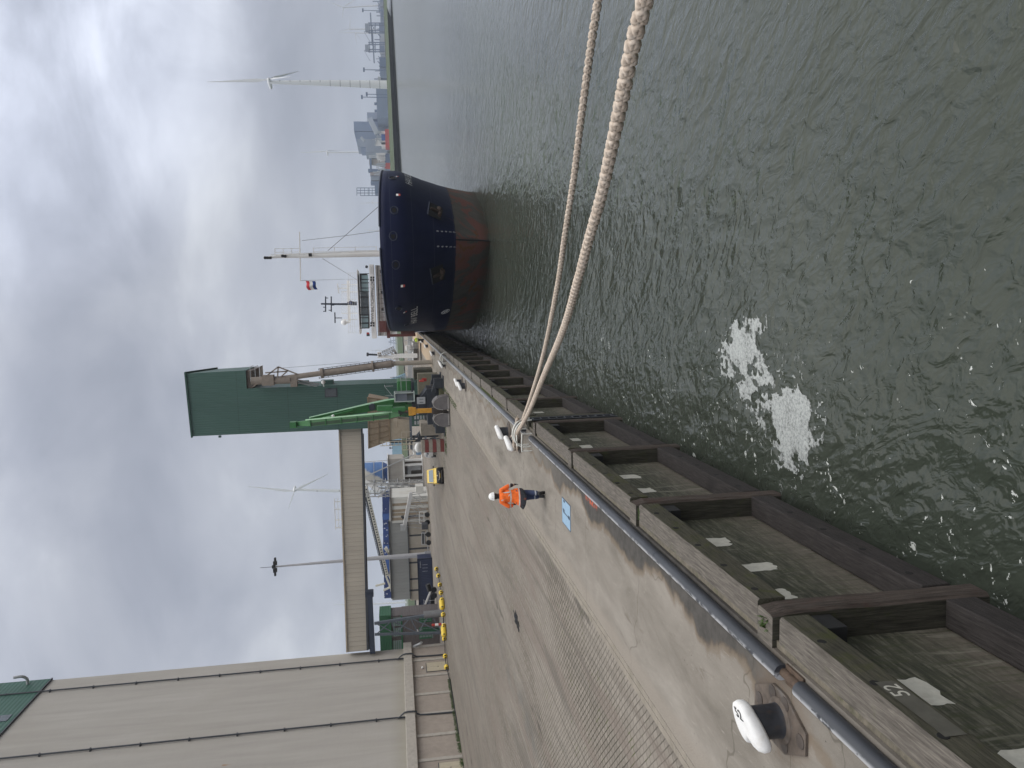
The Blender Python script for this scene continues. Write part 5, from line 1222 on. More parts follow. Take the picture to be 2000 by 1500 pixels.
for x in(722.5,724.5,726.5,728.5,730.5):sbox(mb,x,x+.6,519,536,149.45,.03)
for x in(722.5,725,727.5,730):sbox(mb,x,x+.5,641,650,149.45,.03)
mb.build('vent_slats',M('grey slat',(.22,.22,.22),.6),ship)
for (x,y) in((744,571),(746,604),(744,530),(748,632)):
    mb=MB();sbox(mb,x-3.4,x+3.4,y-2.8,y+2.8,149.95,.04);mb.build('porthole_window',M('grey window',(.05,.05,.055),.3,0,.1,2),ship)
mb=MB()
for x in(738,741.5,752,756,760):sbox(mb,x,x+.45,518,655,149.6,.05)
for y in range(520,656,9):sbox(mb,738,762,y,y+.45,149.6,.05)
mb.build('deck_railing',M('shaded rail',(.28,.26,.24),.6),ship)
mb=MB()
for x in(681,685,689,693):
    q0,q1=PS(x,533,150.4),PS(x,650,150.4);mb.bar(q0,q1,.05)
for y in range(533,652,13):mb.bar(PS(680,y,150.4),PS(698,y,150.4),.05)
mb.build('roof_railing',M('white rail',(.55,.55,.54),.5),ship)
mb=MB()
for x in(668,672,676):mb.bar(PS(x,556,152),PS(x,612,152),.05)
for y in(556,570,594,612,624):mb.bar(PS(667,y,152),PS(698,y,152),.12)
mb.bar(PS(680,548,152),PS(682,628,152),.3,.5);mb.build('mast_platform',SHIPW,ship)
MD=M('dark blue mast',(.015,.02,.035),.5)
mb=MB();mb.tube([PS(697,594,152),PS(665,594,152),PS(627,593.5,152)],[.25,.2,.16],10)
for x,a,bq in((636,579,609),(647,579,609)):mb.bar(PS(x,a,152),PS(x,bq,152),.22)
for (x,y) in((634,600),(638,582),(634,608),(645,606),(650,596)):mb.bar(PS(x-3,y,152),PS(x+3,y,152),.15)
mb.build('radar_mast',MD,ship,smooth=40)
mb=MB();mb.bar(PS(659,554,151.5),PS(662,573,151.5),.22);mb.bar(PS(660,563,151.5),PS(678,563,151.5),.18);mb.build('radar_scanner',WHITECL,ship)
mb=MB();mb.bar(PS(654,610,151.5),PS(654.5,631,151.5),.22);mb.bar(PS(654,621,151.5),PS(668,621,151.5),.15);mb.build('radar_scanner',MD,ship)
mb=MB();mb.ball(PS(672,629.5,151),.56,16,0,(1,1,1.05));mb.tube([PS(676,629.5,151),PS(684,629.5,151)],[.3,.12],10);mb.build('satellite_dome',WHITECL,ship,smooth=60)
for (x,y,r) in((671,611,.35),(676,612,.3)):
    pass
mb=MB();mb.bar(PS(716,654,149.6),PS(722,654,149.6),.5);mb.ball(PS(716,521,149.6),.3,8);mb.build('wing_light',STEELD,ship,smooth=60)
mb=MB();mb.bar(PS(721,651,149.4),PS(716,651,149.4),.35);mb.build('life_ring',RED,ship)
# hatches and gantry
mb=MB();mb.box(-5.6,5.6,24,80,.4,2.9);mb.build('hatch_coaming',BROWN,ship)
mb=MB()
for k in range(9):mb.box(-5.8,5.8,24.2+6.2*k,30.2+6.2*k,2.91,3.5)
mb.build('hatch_cover',BROWN,ship,bevel=.05)
mb=MB();mb.box(-8.3,7.0,74.2,75.2,5.5,6.1);mb.box(-8.1,-7.6,74.2,75.2,1.0,5.5);mb.box(-8.1,-5.5,75.3,76,1.0,3.6);mb.box(6.4,6.9,74.2,75.2,1.0,5.5);mb.box(-7.2,-5.2,73.8,75,6.1,7.4);mb.build('gantry_crane',BROWN,ship,bevel=.03)
# foremast with cage ladder and yard
ms=MB();fm=[PS(752,495,71.5),PS(700,496.5,71.5),PS(600,499,71.5),PS(545,500.5,71.5),PS(522,503,71.2)]
ms.tube(fm,[.28,.26,.22,.16,.10],12);mast=ms.build('foremast',SHIPW,ship,smooth=50)
mb=MB();mb.bar(PS(585,452.5,71.5),PS(587,549,71.5),.10);mb.build('yard',SHIPW,mast)
mb=MB()
for a,bq,o in((612,735,-11),(537,585,-13)):
    for k in range(8):
        x=a+(bq-a)*k/7.;c=PS(x,494+(735-x)*.03-1,71.5)
        r=.28
    y0=497
    for dy in(-6,-13):
        mb.bar(PS(a,495+dy+ (735-a)*.02,71.5),PS(bq,495+dy+(735-bq)*.02,71.5),.045)
    for k in range(4):
        x=a+(bq-a)*k/3.;yy=495+(735-x)*.02;mb.bar(PS(x,yy-1,71.5),PS(x,yy-14,71.5),.06)
mb.build('ladder_cage',WHITE,mast)
mb=MB()
for k in range(24):
    x=530+k*9;yy=496+(735-x)*.03;mb.bar(PS(x,yy-6,71.3),PS(x,yy-1,71.3),.035)
mb.bar(PS(528,497,71.3),PS(740,489.5,71.3),.05);mb.build('mast_ladder',WHITE,mast)
mb=MB()
for (x,y) in((518,503.5),(523,503.5),(528,503.5),(552,500),(557,500.5)):mb.lathe([(.09,-.12),(.13,-.08),(.13,.08),(.09,.12)],PS(x,y,71.2),10)
mb.box(*[v for pr in zip(tuple(PS(606,498,71)-V(.14,.1,.14)),tuple(PS(606,498,71)+V(.14,.1,.14))) for v in pr]);mb.build('mast_lights',BLACK,mast,smooth=40)
mb=MB()
for a,bq in(((640,490,71.5),(743,400,68)),((630,505,71.5),(700,548,150)),((590,470,71.5),(677,460,69)),((677,460,69),(750,450,67)),((587,548,71.5),(690,545,150))):mb.bar(PS(*a),PS(*bq),.03)
mb.build('rigging_wire',STEELD,mast)
# courtesy flag hanging from the yard
FR=M('flag red cloth',(.45,.04,.05),.8);FW=M('flag white cloth',(.7,.7,.68),.8);FB=M('flag blue cloth',(.03,.07,.28),.8)
mb=MB();a,bq=P(597,548.5,71.5),P(615.5,549,71.5);dn_=(bq-a);wd=P(597,568,71.5)-P(597,548.5,71.5)
N=12;vs=[]
for i in range(N+1):
    f=i/N
    for k in range(4):
        g=k/3.;vs.append(a+dn_*g+wd*f*(.92-.1*g)+dn_*(.30*f*f+.06*math.sin(f*6))+V(0,.12*math.sin(f*7+g*1.5),0))
for i in range(N):
    for k in range(3):mb.f.append((i*4+k,i*4+k+1,i*4+k+5,i*4+k+4));mb.m.append(k)
mb.v=vs;o=mb.build('courtesy_flag',[FR,FW,FB],loc=tuple(a),smooth=60);tag(o,'small red, white and blue flag flying from the yard of the ship mast','flag')
s=o.modifiers.new('Solidify','SOLIDIFY');s.thickness=.01
# orange rescue boat and crew
rbm=M('orange rescue boat',(.78,.16,.03),.5,0,.06,3)
q=P(763,624,140);mb=MB();mb.ball(q,.7,14,0,(1.5,1.0,.62));mb.tube([q+V(-.8,0,.2),q+V(.8,0,.2)],.42,12);mb.box(q.x-.4,q.x+.4,q.y-.3,q.y+.3,q.z+.3,q.z+.75);o=mb.build('rescue_boat',rbm,loc=tuple(q),smooth=50);tag(o,'bright orange rescue boat stowed on the ship deck in front of the bridge','boat')
q=P(690,590.5,151.2);BLUEJ=banded('dark blue jacket',(.02,.035,.12),[])
worker('crew member in a dark blue jacket standing on top of the ship bridge',(q.x,q.y,P(697,590,151.2).z-.05),math.radians(150),BLUEJ,DK2,BLACK,.05,False)
# ================================================================== yard behind: warehouse, silo plant, office, containers
def facade(mb,x0,x1,y0,y1,Y,dep,m=0):
    a=P(x0,y1,Y);bq=P(x1,y0,Y);c=P(x0,y0,Y);d=P(x1,y1,Y)
    mb.box(min(a.x,d.x),max(bq.x,c.x),Y,Y+dep,(bq.z+d.z)/2,(a.z+c.z)/2,m);return mb
def base(x,y,Y,z=0):p=P(x,y,Y);return (p.x,Y,z)
WH1=clad('grey warehouse sheet',(.27,.275,.265),'x',.6,.25,.4);WH2=M('beige precast panels',(.37,.335,.28),.85,0,.1,.6,.2,8,dirt=.25,dirtcol=(.25,.22,.18),streak=.3)
WHW=M('white sheet wall',(.60,.60,.57),.6,0,.06,.6,dirt=.3,dirtcol=(.4,.33,.25),streak=.4)
th=thing('warehouse','long grey warehouse with beige concrete lower panels behind the light mast','warehouse',base(838,1080,133))
Yw=133
mb=MB();facade(mb,763,799,1017,1170,Yw,40);mb.build('cladding',WH1,th,world=True)
mb=MB();facade(mb,799.2,840,1017,1170,Yw-.25,40);mb.build('precast_panels',WH2,th,world=True)
mb=MB()
for y in(1045,1071,1098,1130,1152):facade(mb,799.5,840,y-.25,y+.25,Yw-.28,.02)
mb.build('panel_joints',STEELD,th,world=True)
mb=MB();facade(mb,798,799.6,1017,1170,Yw-.5,.3);facade(mb,761,763,1017,1170,Yw-.3,.5);mb.build('gutter',STEELD,th,world=True)
th=thing('white_shed','white sheet-clad shed adjoining the right end of the grey warehouse','shed',base(836,985,132))
mb=MB();facade(mb,765,840,972,1017,132,7);mb.build('wall',WHW,th,world=True)
mb=MB();facade(mb,762.5,765,972,1018,131.7,7.5);mb.build('roof_edge',M('dark roof edge',(.10,.09,.085),.7),th,world=True)
mb=MB()
for y in(984,996,1003,1012):facade(mb,766,840,y-.3,y+.3,131.95,.04)
facade(mb,797,798.2,972,1017,131.9,.08);mb.build('wall_seams',M('rust seam',(.32,.26,.19),.8),th,world=True)
mb=MB()
for y in(1009,1011):mb.bar(P(785,y+1,131.8),P(836,y-4,131.8),.12)
mb.bar(P(784,1008,131.8),P(788,1013,131.8),.3);mb.build('pipework',STEELD,th,world=True)
SILOB=None
def blue_mat():
    m,t,b=newmat('weathered blue tank paint');p=t.pos();x,y,z=t.sep(p);n=t.noise(p,.35,5,.65,.5)
    f=t.smooth(t.math('ADD',t.math('MULTIPLY',t.math('ADD',x,33.2),-.22),t.math('ADD',t.math('MULTIPLY',t.math('SUBTRACT',z,8.6),.14),t.math('MULTIPLY',t.math('SUBTRACT',n,.5),.7))),.18,.34)
    c=t.mix(f,t.ramp(n,[(.3,(.06,.14,.34)),(.7,(.12,.23,.45))]),(.50,.48,.43))
    t.set(b.inputs['Base Color'],c);b.inputs['Roughness'].default_value=.55;return m
th=thing('storage_silo','faded blue and white storage silo on a rendered base house beside the lattice conveyor','silo',base(826,922,157))
c=P(740,922.5,157);zt=P(700,922.5,157).z;zb=P(748,922.5,157).z;R=2.12
mb=MB();mb.lathe([(R*.93,zb-.1),(R,zb),(R,zt),(R*.9,zt+.5)],(c.x,157,0),28);mb.build('tank',blue_mat(),th,world=True,smooth=50)
mb=MB();mb.lathe([(R*1.0,zb-.02),(R*.8,zb-.9)],(c.x,157,0),28);mb.build('tank_cone',M('dark blue steel cone',(.03,.07,.2),.5,.1,.2,2),th,world=True,smooth=50)
mb=MB();zz=P(731,922,157).z
mb.lathe([(R*1.02,zz-.06),(R*1.02,zz+.06)],(c.x,157,0),28);mb.lathe([(R*1.03,zb-.05),(R*1.03,zb+.1)],(c.x,157,0),28);mb.build('ring_band',STEEL,th,world=True,smooth=50)
mb=MB();facade(mb,758,788,897,941,155,5);mb.build('base_house',M('dirty render',(.38,.36,.33),.85,0,.12,.5,dirt=.4,dirtcol=(.24,.21,.18),streak=.4),th,world=True)
mb=MB();facade(mb,757,758.5,895,942,154.7,5.5);facade(mb,787.5,790.5,899,943,154.6,5.5);mb.build('cornice',WHITE,th,world=True)
mb=MB()
for y in(898,907,928,940):facade(mb,790.5,826,y,y+1.6,154.8,.6)
facade(mb,825,827,896,942,154.5,5);mb.build('column',WHITE,th,world=True)
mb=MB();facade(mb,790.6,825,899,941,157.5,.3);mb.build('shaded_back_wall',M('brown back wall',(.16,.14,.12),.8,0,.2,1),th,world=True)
mb=MB();facade(mb,796,804,912,920,155.6,1);facade(mb,804,822,907,918,155.8,1);facade(mb,796,803,920,928,155.5,1);mb.build('machinery',STEEL,th,world=True,bevel=.05)
mb=MB();mb.bar(P(701,903,154.5),P(757,899,154.5),.10);mb.bar(P(703,936,154.4),P(807,888,154.4),.20);mb.build('spout_pipe',STEEL,th,world=True)
# lattice conveyor tower and the long inclined conveyor
def lattice(mb,p,q,w,n,t=.12,diag=True,up=V(0,0,1)):
    p=Vector(p);q=Vector(q);d=(q-p).normalized();a=d.cross(up)
    if a.length<.1:a=V(1,0,0)
    a.normalize();bq=a.cross(d)
    cs=[(i,j) for i,j in((-1,-1),(1,-1),(1,1),(-1,1))]
    for i,j in cs:mb.bar(p+a*i*w/2+bq*j*w/2,q+a*i*w/2+bq*j*w/2,t)
    for k in range(n+1):
        u=p.lerp(q,k/n)
        for m in range(4):
            c0,c1=cs[m],cs[(m+1)%4];A=u+a*c0[0]*w/2+bq*c0[1]*w/2;B=u+a*c1[0]*w/2+bq*c1[1]*w/2;mb.bar(A,B,t*.7)
            if diag and k<n:
                v=p.lerp(q,(k+1)/n);mb.bar(A,v+a*c1[0]*w/2+bq*c1[1]*w/2,t*.6)
LATT=M('pale galvanised lattice',(.36,.36,.36),.6,.2,.15,3,dirt=.35,dirtcol=(.17,.15,.13))
th=thing('conveyor_tower','grey steel lattice conveyor tower standing between the blue silo and the white shed','tower',base(826,955,150))
mb=MB();lattice(mb,base(826,952,150),P(704,955,150),2.6,9,.16);mb.build('lattice_frame',LATT,th,world=True)
mb=MB()
for x in(730,752,776,800):facade(mb,x,x+1.5,942,968,149,3.5)
mb.build('platform',STEEL,th,world=True)
mb=MB();facade(mb,776,798,950,966,149.4,2);mb.build('machine_house',M('dark machine housing',(.10,.10,.11),.6,.1,.2,1.5),th,world=True)
mb=MB();mb.bar(P(706,936,149),P(742,958,149),.6,.8);mb.bar(P(700,944,149),P(800,951,149),.35);mb.bar(P(762,948,149),P(738,972,149),.3);mb.build('chute',WHITE,th,world=True)
for k in range(3):
    mb=MB();y=944+k*9;mb.bar(P(742,y,149.2),P(824,y+6,149.2),.28);mb.build('grain_pipe',STEEL,th,world=True)
th=thing('inclined_conveyor','long inclined white conveyor boom with a row of round holes rising to the lattice tower','conveyor',tuple(P(752,1090,160)))
q0,q1=P(715,952,155),P(756,1122,165)
mb=MB();mb.bar(q0,q1,1.0,.55);mb.build('boom_web',M('cream boom',(.52,.50,.44),.6,0,.08,1,dirt=.35,dirtcol=(.3,.25,.2)),th,world=True)
hb_=MB()
d=(q1-q0)
for k in range(34):
    p=q0+d*((k+.5)/34)+V(0,-.58,-.02);hb_.lathe([(.17,-.02),(.17,.02)],p,10,0,'y')  # dark discs on the web, shade of each hole painted
hb_.build('round_holes',HOLESHADE,th,world=True)
up=V(0,0,1)
mb=MB();mb.bar(q0+up*.85,q1+up*.85,.12);mb.bar(q0+up*.5+V(0,-.4,0),q1+up*.5+V(0,-.4,0),.3)
for k in range(40):
    p=q0+d*(k/40);mb.bar(p+up*.2,p+up*.85,.09)
mb.build('walkway_rail',STEELD,th,world=True)
mb=MB();e=q1
for a,bq in(((0,0,-.3),(3.0,0,-1.6)),((0,0,.4),(4.2,0,-1.0)),((2,0,.5),(2.4,0,2.6)),((3,0,-.4),(3.6,0,.9)),((-6,0,-.2),(0,0,-1.8)),((-6,0,.3),(-3,0,-1.6))):mb.bar(e+V(-a[0],0,a[2]),e+V(-bq[0],0,bq[2]),.35)
mb.box(e.x-3.6,e.x+5.5,164,166,e.z-1.5,e.z-.6);mb.build('tail_frame',M('cream tail frame',(.5,.48,.41),.7,0,.1,1,dirt=.4),th,world=True)
th=thing('loader_conveyor','short tilted white loading conveyor on thin legs in front of the white shed','conveyor',base(826,990,128))
mb=MB();mb.bar(P(803,962,128),P(789,1032,128),.75,.6);mb.build('trough',M('pale trough',(.5,.5,.5),.6,0,.1,2,dirt=.3),th,world=True)
mb=MB();facade(mb,782,792,1026,1036,127.6,.8);mb.build('head_drum',STEEL,th,world=True)
mb=MB();r3=random.Random(4)
for k in range(16):
    y=962+4.4*k;x=805-.2*(y-962);mb.bar(P(x,y,128),P(833,y+r3.uniform(-6,6),128),.09)
for k in range(10):
    y=965+6*k;mb.bar(P(808+r3.uniform(-3,12),y,127.9),P(820+r3.uniform(-4,10),y+r3.uniform(5,12),127.9),.08)
mb.build('leg_frame',LATT,th,world=True)
o=facade(MB(),812,827,950,962,126,2).build('white_cabinet',WHW,loc=base(827,956,126),bevel=.03);tag(o,'white equipment cabinet at the foot of the lattice tower','cabinet')
o=facade(MB(),824,836,1025,1034,124,1.6).build('grey_tank_box',STEELD,loc=base(836,1030,124),bevel=.05);tag(o,'dark grey tank box below the loading conveyor','box')
th=thing('equipment_trailer','open framed wheeled equipment trailer parked against the beige warehouse panels','trailer',base(836,1055,124))
mb=MB()
for y in(1041,1064):mb.bar(P(823,y,124),P(837,y,124),.12)
for x in(823.5,829):mb.bar(P(x,1041,124),P(x,1064,124),.1)
mb.bar(P(834,1036,124),P(836,1078,124),.18);mb.build('frame',STEEL,th,world=True)
facade(MB(),824.5,831,1043,1062,124.3,1.5).build('crate',M('dark crate',(.05,.055,.06),.7,0,.2,2),th,world=True)
for y in(1044,1060):
    q=P(834.5,y,123.8);w_=MB();w_.lathe([(.25,-.12),(.42,-.1),(.42,.1),(.25,.12)],(q.x,123.8,.43),16,0,'y');w_.build('wheel',BLACK,th,world=True,smooth=40)
th=thing('wheeled_rack','white tubular wheeled rack in front of the white shed','trailer',base(833,1013,126))
mb=MB()
for y in(1000,1008,1022):mb.bar(P(819,y,126),P(835,y,126),.12)
for x in(819,828):mb.bar(P(x,1000,126),P(x,1022,126),.12)
mb.build('frame',WHITE,th,world=True)
for y in(1005,1020):
    q=P(834,y,125.8);w_=MB();w_.lathe([(.25,-.12),(.42,-.1),(.42,.1),(.25,.12)],(q.x,125.8,.43),16,0,'y');w_.build('wheel',BLACK,th,world=True,smooth=40)
CONT=clad('dark blue container',(.022,.032,.075),'x',.28,.5,.7)
th=thing('shipping_container','dark navy corrugated shipping container standing in front of the warehouse','container',base(840,1140,122))
a=P(840,1194,122);bq=P(815.5,1092,122)
MB().box(a.x,bq.x,122,124.4,.12,bq.z).build('body',CONT,th,world=True)
mb=MB()
for z in(.06,bq.z):mb.bar((a.x,121.95,z),(bq.x,121.95,z),.14)
for x in(a.x,bq.x):mb.bar((x,121.95,0),(x,121.95,bq.z+.05),.14)
mb.build('corner_frame',M('navy frame',(.012,.018,.04),.5),th,world=True)
mb=MB();r3=random.Random(2)
for k in range(5):mb.bar((bq.x-.5-.22*k,121.9,bq.z-.35),(bq.x-.5-.22*k,121.9,bq.z-.5),.11,.02)
for k in range(3):mb.bar((bq.x-1.0-.55*k,121.9,bq.z-.75),(bq.x-1.0-.55*k,121.9,bq.z-1.6),.05,.02)
mb.build('white_mark',M('faded white mark',(.3,.32,.36),.7),th,world=True)
# light mast
th=thing('light_mast','tall tapering grey light mast with a crown of floodlights in front of the warehouse','light mast',(-42.2,128,0))
fx=P(836,1083,128);hx=P(535,1107,128)
mb=MB();mb.tube([(fx.x,128,0),(fx.x,128,1.0)],.62,16);mb.build('plinth',M('grey plinth',(.24,.25,.27),.7,0,.1,2),th,world=True,smooth=40)
mb=MB();mb.tube([(fx.x,128,1.0),(fx.x,128,12),(hx.x,128,hx.z)],[.44,.32,.13],16);mb.build('pole',M('mast grey',(.40,.40,.42),.5,.1,.06,1),th,world=True,smooth=40)
mb=MB();mb.tube([(hx.x,128,hx.z-.25),(hx.x,128,hx.z+.3)],.3,12)
for k in range(6):
    a=2*PI*k/6+.3;p=V(hx.x+1.15*math.cos(a),128+1.15*math.sin(a),hx.z-.15);mb.bar((hx.x,128,hx.z),p,.16);mb.box(p.x-.32,p.x+.32,p.y-.25,p.y+.25,p.z-.2,p.z+.1)
mb.bar((hx.x,128,hx.z),(hx.x,128,hx.z+2.2),.06);mb.build('floodlights',BLACK,th,world=True)
# green and brown office
OFFB=clad('brown grey office cladding',(.125,.11,.11),'z',.35,.3,.5);OFFG=clad('green office fascia',(.025,.115,.055),'z',.4,.3,.4);OFFW=M('office glazing',(.22,.28,.28),.12,0,.1,.8,spec=.8);OFFR=M('green frame',(.03,.15,.07),.5)
th=thing('office_building','two storey office with green fascia and brown cladding behind the steel trestle','office',base(856,1225,104))
Yo=104
mb=MB();facade(mb,743,766,1203,1330,Yo,3.5);mb.build('fascia',OFFG,th,world=True)
mb=MB();facade(mb,766,787,1203,1330,Yo+.25,3);facade(mb,787,868,1203,1330,Yo,3.5);mb.build('wall',OFFB,th,world=True)
for y0,y1 in((1207,1222),(1227,1242),(1252,1270),(1275,1300)):
    mb=MB();facade(mb,768,785,y0,y1,Yo+.12,.1);w_=mb.build('window',OFFW,th,world=True)
    mb=MB()
    for k in range(5):
        x=768+17*k/4.;facade(mb,x-.4,x+.4,y0,y1,Yo+.06,.05)
    f=mb.build('frame',OFFR,w_,world=False);f.data.transform(Matrix.Translation(-Vector(th.location)))
mb=MB();facade(mb,785,787.5,1203,1330,Yo-.1,.3);mb.build('green_sill',OFFR,th,world=True)
for y0,y1 in((1202,1214),(1226,1246)):
    mb=MB();facade(mb,819,842 if y0<1210 else 846,y0,y1,Yo-.06,.05);w_=mb.build('window',OFFW,th,world=True)
    mb=MB()
    for k in range(4):
        y=y0+(y1-y0)*k/3.;facade(mb,819,843,y-.25,y+.25,Yo-.1,.04)
    for k in range(5):
        x=819+24*k/4.;facade(mb,x-.35,x+.35,y0,y1,Yo-.1,.04)
    f=mb.build('frame',OFFR,w_);f.data.transform(Matrix.Translation(-Vector(th.location)))
mb=MB();facade(mb,826,862,1229,1236,Yo-.12,.08);mb.build('entrance_door',M('green door',(.02,.10,.05),.5),th,world=True)
mb=MB();facade(mb,813,817,1232,1236,Yo-.5,.4);mb.build('wall_unit',WHITE,th,world=True)
# black trailer beside the floats
th=thing('boat_trailer','black two wheeled trailer with a white drawbar and tube rails by the yellow floats','trailer',base(852,1170,109))
g=base(852,1165,109)
mb=MB();mb.box(g[0]-3.2,g[0]+.4,109,110.6,.35,1.0);mb.build('bed',BLACK,th,world=True,bevel=.05)
for dx in(-.3,-1.2):
    w_=MB();w_.lathe([(.2,-.12),(.42,-.12),(.42,.12),(.2,.12)],(g[0]+1.4+dx,108.9,.42),18,0,'y');w_.build('wheel',BLACK,th,world=True,smooth=40)
mb=MB();mb.tube([(g[0]+2.0,108.9,1.3),(g[0]+1.0,108.9,1.0)],.35,10);mb.build('cover',BLACK,th,world=True,smooth=50)
mb=MB();mb.bar((g[0]+1.0,108.8,.9),(g[0]-1.0,108.8,1.75),.22);mb.build('drawbar',WHITE,th,world=True)
mb=MB()
for k in range(4):mb.bar((g[0]-2.9+k*.8,108.9,.3),(g[0]-2.9+k*.8,108.9,2.0),.07)
for z in(1.2,1.95):mb.bar((g[0]-3.1,108.9,z),(g[0]-.3,108.9,z),.07)
mb.build('tube_rail',STEEL,th,world=True)
# ================================================================== blue container rows seen over the warehouse roof
CB=[M('blue container %d'%i,c,.5,0,.1,.5,dirt=.2) for i,c in enumerate(((.018,.05,.19),(.012,.033,.13),(.03,.085,.27)))]
ys=[963,987,1003,1015,1029,1042,1055,1064,1075,1088,1102,1116,1130,1141,1155,1168]
r3=random.Random(8)
for k in range(len(ys)-1):
    y0,y1=ys[k]+.3,ys[k+1]-.3;m=[1,1,2,1,0,0,1,2,0,2,2,1,1,1,1][k];xt=746.5+.02*(y0-960)+(-.6 if m==2 else 0)
    th=thing('blue_container',['deep blue container at the right end of the row over the white shed','second blue container from the right over the white shed roof','plain lighter blue container above the white shed edge','navy container above the seam of shed and warehouse','blue container below the far wind turbine','blue container just left of the far wind turbine','narrow dark blue container in the row over the warehouse','lighter blue container with a white oblong logo','blue container right of the light mast','lighter blue container behind the light mast','lighter blue container left of the light mast','navy container partly behind the conveyor tail','navy container right behind the conveyor tail mast','dark blue container left of the conveyor tail','leftmost dark blue container beside the green office'][k],'container',tuple(P(763,(y0+y1)/2,210)),0,'blue containers stacked behind the warehouse')
    mb=MB();facade(mb,xt,765,y0,y1,210,2.5);mb.build('body',CB[m],th,world=True)
    mb=MB()
    if m==2 and k==7:facade(mb,752.5,756,y0+3,y1-2.5,209.9,.05)
    elif m!=2:
        for j in range(r3.randint(2,4)):
            yy=r3.uniform(y0+.8,y1-2.5);xx=r3.uniform(749,757);mb=MB();facade(mb,xx,xx+r3.uniform(.5,3.0),yy,yy+r3.uniform(.5,1.6),209.9,.05);mb.build('white_mark',LETW,th,world=True)
        mb=MB()
    if mb.v:mb.build('white_mark',LETW,th,world=True)
# ================================================================== beyond the loading spout
th=thing('harbour_crane','white harbour crane with grey jib folded down and a black number on its box','crane',base(812,694,135))
mb=MB();mb.bar(P(770,695,135),P(815,694.5,135),.75);mb.bar(P(738,696.5,135),P(770,697.5,135),.55,.6);mb.build('mast',WHITECL,th,world=True)
mb=MB();facade(mb,737,745,688,697,134.6,1.2);mb.build('machine_box',WHITECL,th,world=True,bevel=.05)
p0=P(741,692.5,134.55);text_obj('box_number','62',.75,M('black numerals',(.03,.03,.03),.6),p0-Vector(th.location),(1,0,0),(0,0,1),th,.01)
mb=MB();mb.bar(P(718,692.2,135),P(737,693,135),.32);mb.tube([P(716,692.2,135),P(720,692.2,135)],.32,8);mb.build('exhaust',STEELD,th,world=True,smooth=40)
mb=MB();lattice(mb,P(748,691,135),P(770,681,135),.8,5,.12);mb.build('jib',STEEL,th,world=True)
mb=MB()
for a,bq in(((768,682),(776,694)),((766,700),(776,703)),((764,690),(780,699)),((772,688),(778,706))):mb.bar(P(*a,135),P(*bq,135),.4)
mb.build('slewing_frame',WHITE,th,world=True)
th=thing('white_workboat','white workboat superstructure and deck gear moored beyond the end of the quay','boat',base(818,685,140))
mb=MB();facade(mb,793,806,676,686,140,4);facade(mb,806,818,668,708,140,6);mb.build('cabin',WHITE,th,world=True,bevel=.1)
mb=MB()
for k in range(16):
    y=665+3*k;mb.bar(P(800+(k%3)*4,y,139.6),P(817,y,139.6),.14)
for x in(803,809,813):mb.bar(P(x,664,139.6),P(x,712,139.6),.12)
mb.build('deck_rails',LATT,th,world=True)
mb=MB();facade(mb,808,816,682,692,139.2,1.5);facade(mb,808,815,698,704,139.2,1.5);mb.build('winch',M('dark winch',(.08,.07,.06),.7),th,world=True)
mb=MB();mb.bar(P(801,655,145),P(801,740,145),.35,.9);
for k in range(9):mb.bar(P(790,655+10*k,145),P(812,655+10*k,145),.12)
o=mb.build('pier_railing',STEEL,loc=base(812,690,145));tag(o,'pale pier railing crossing behind the loading spout','railing')
th=thing('blue_crane_boom','thin light blue crane boom leaning up behind the green tower','crane',tuple(P(790,735,260)))
mb=MB();lattice(mb,P(792,733,260),P(764,744,260),1.2,8,.2);mb.build('boom',M('light blue steel',(.25,.40,.52),.5),th,world=True)
mb=MB()
for k in range(4):mb.bar(P(762+5*k,737,260),P(790,737+k,260),.25)
mb.build('stays',STEEL,th,world=True)
LBLUE=clad('light blue shed sheet',(.30,.47,.58),'x',2.5,.2,.3)
th=thing('light_blue_shed','pale blue shed beyond the dyke, left of the tan hopper','shed',tuple(P(787,885,470)))
mb=MB();facade(mb,766.5,787,866,920,470,30);mb.build('wall',LBLUE,th,world=True)
mb=MB();facade(mb,764,787,861,867,469,20);mb.build('stair_tower',M('mid blue tower',(.20,.36,.48),.6),th,world=True)
mb=MB()
for y in(869,875):mb.bar(P(767,y,468),P(760,y,468),.5);mb.bar(P(762,y-2,468),P(762,y+2,468),.5)
mb.build('roof_vents',STEELD,th,world=True)
th=thing('small_blue_truck','small white and pale blue truck parked behind the striped blocks','truck',base(823,884,116))
mb=MB();facade(mb,813,823,882,888.5,116,3);mb.build('cab',M('pale blue cab',(.25,.38,.55),.4),th,world=True,bevel=.1)
mb=MB();facade(mb,807.5,812.5,882,888.5,116,3);mb.build('box_body',WHITE,th,world=True,bevel=.05)
o=MB().ball(P(817,874,112),.55,10,0,(1.4,1,1)).build('white_bag',WHITECL,loc=base(817,874,112),smooth=60);tag(o,'white rounded bulk bag above the striped blocks','bag')
mb=MB()
for k in range(8):mb.bar(P(806,864+2.6*k,114),P(822,864+2.6*k,114),.13)
for x in(806,811,816):mb.bar(P(x,862,114),P(x,884,114),.12)
o=mb.build('white_fence',WHITE,loc=base(822,873,114));tag(o,'white tubular fence behind the striped concrete blocks','fence')
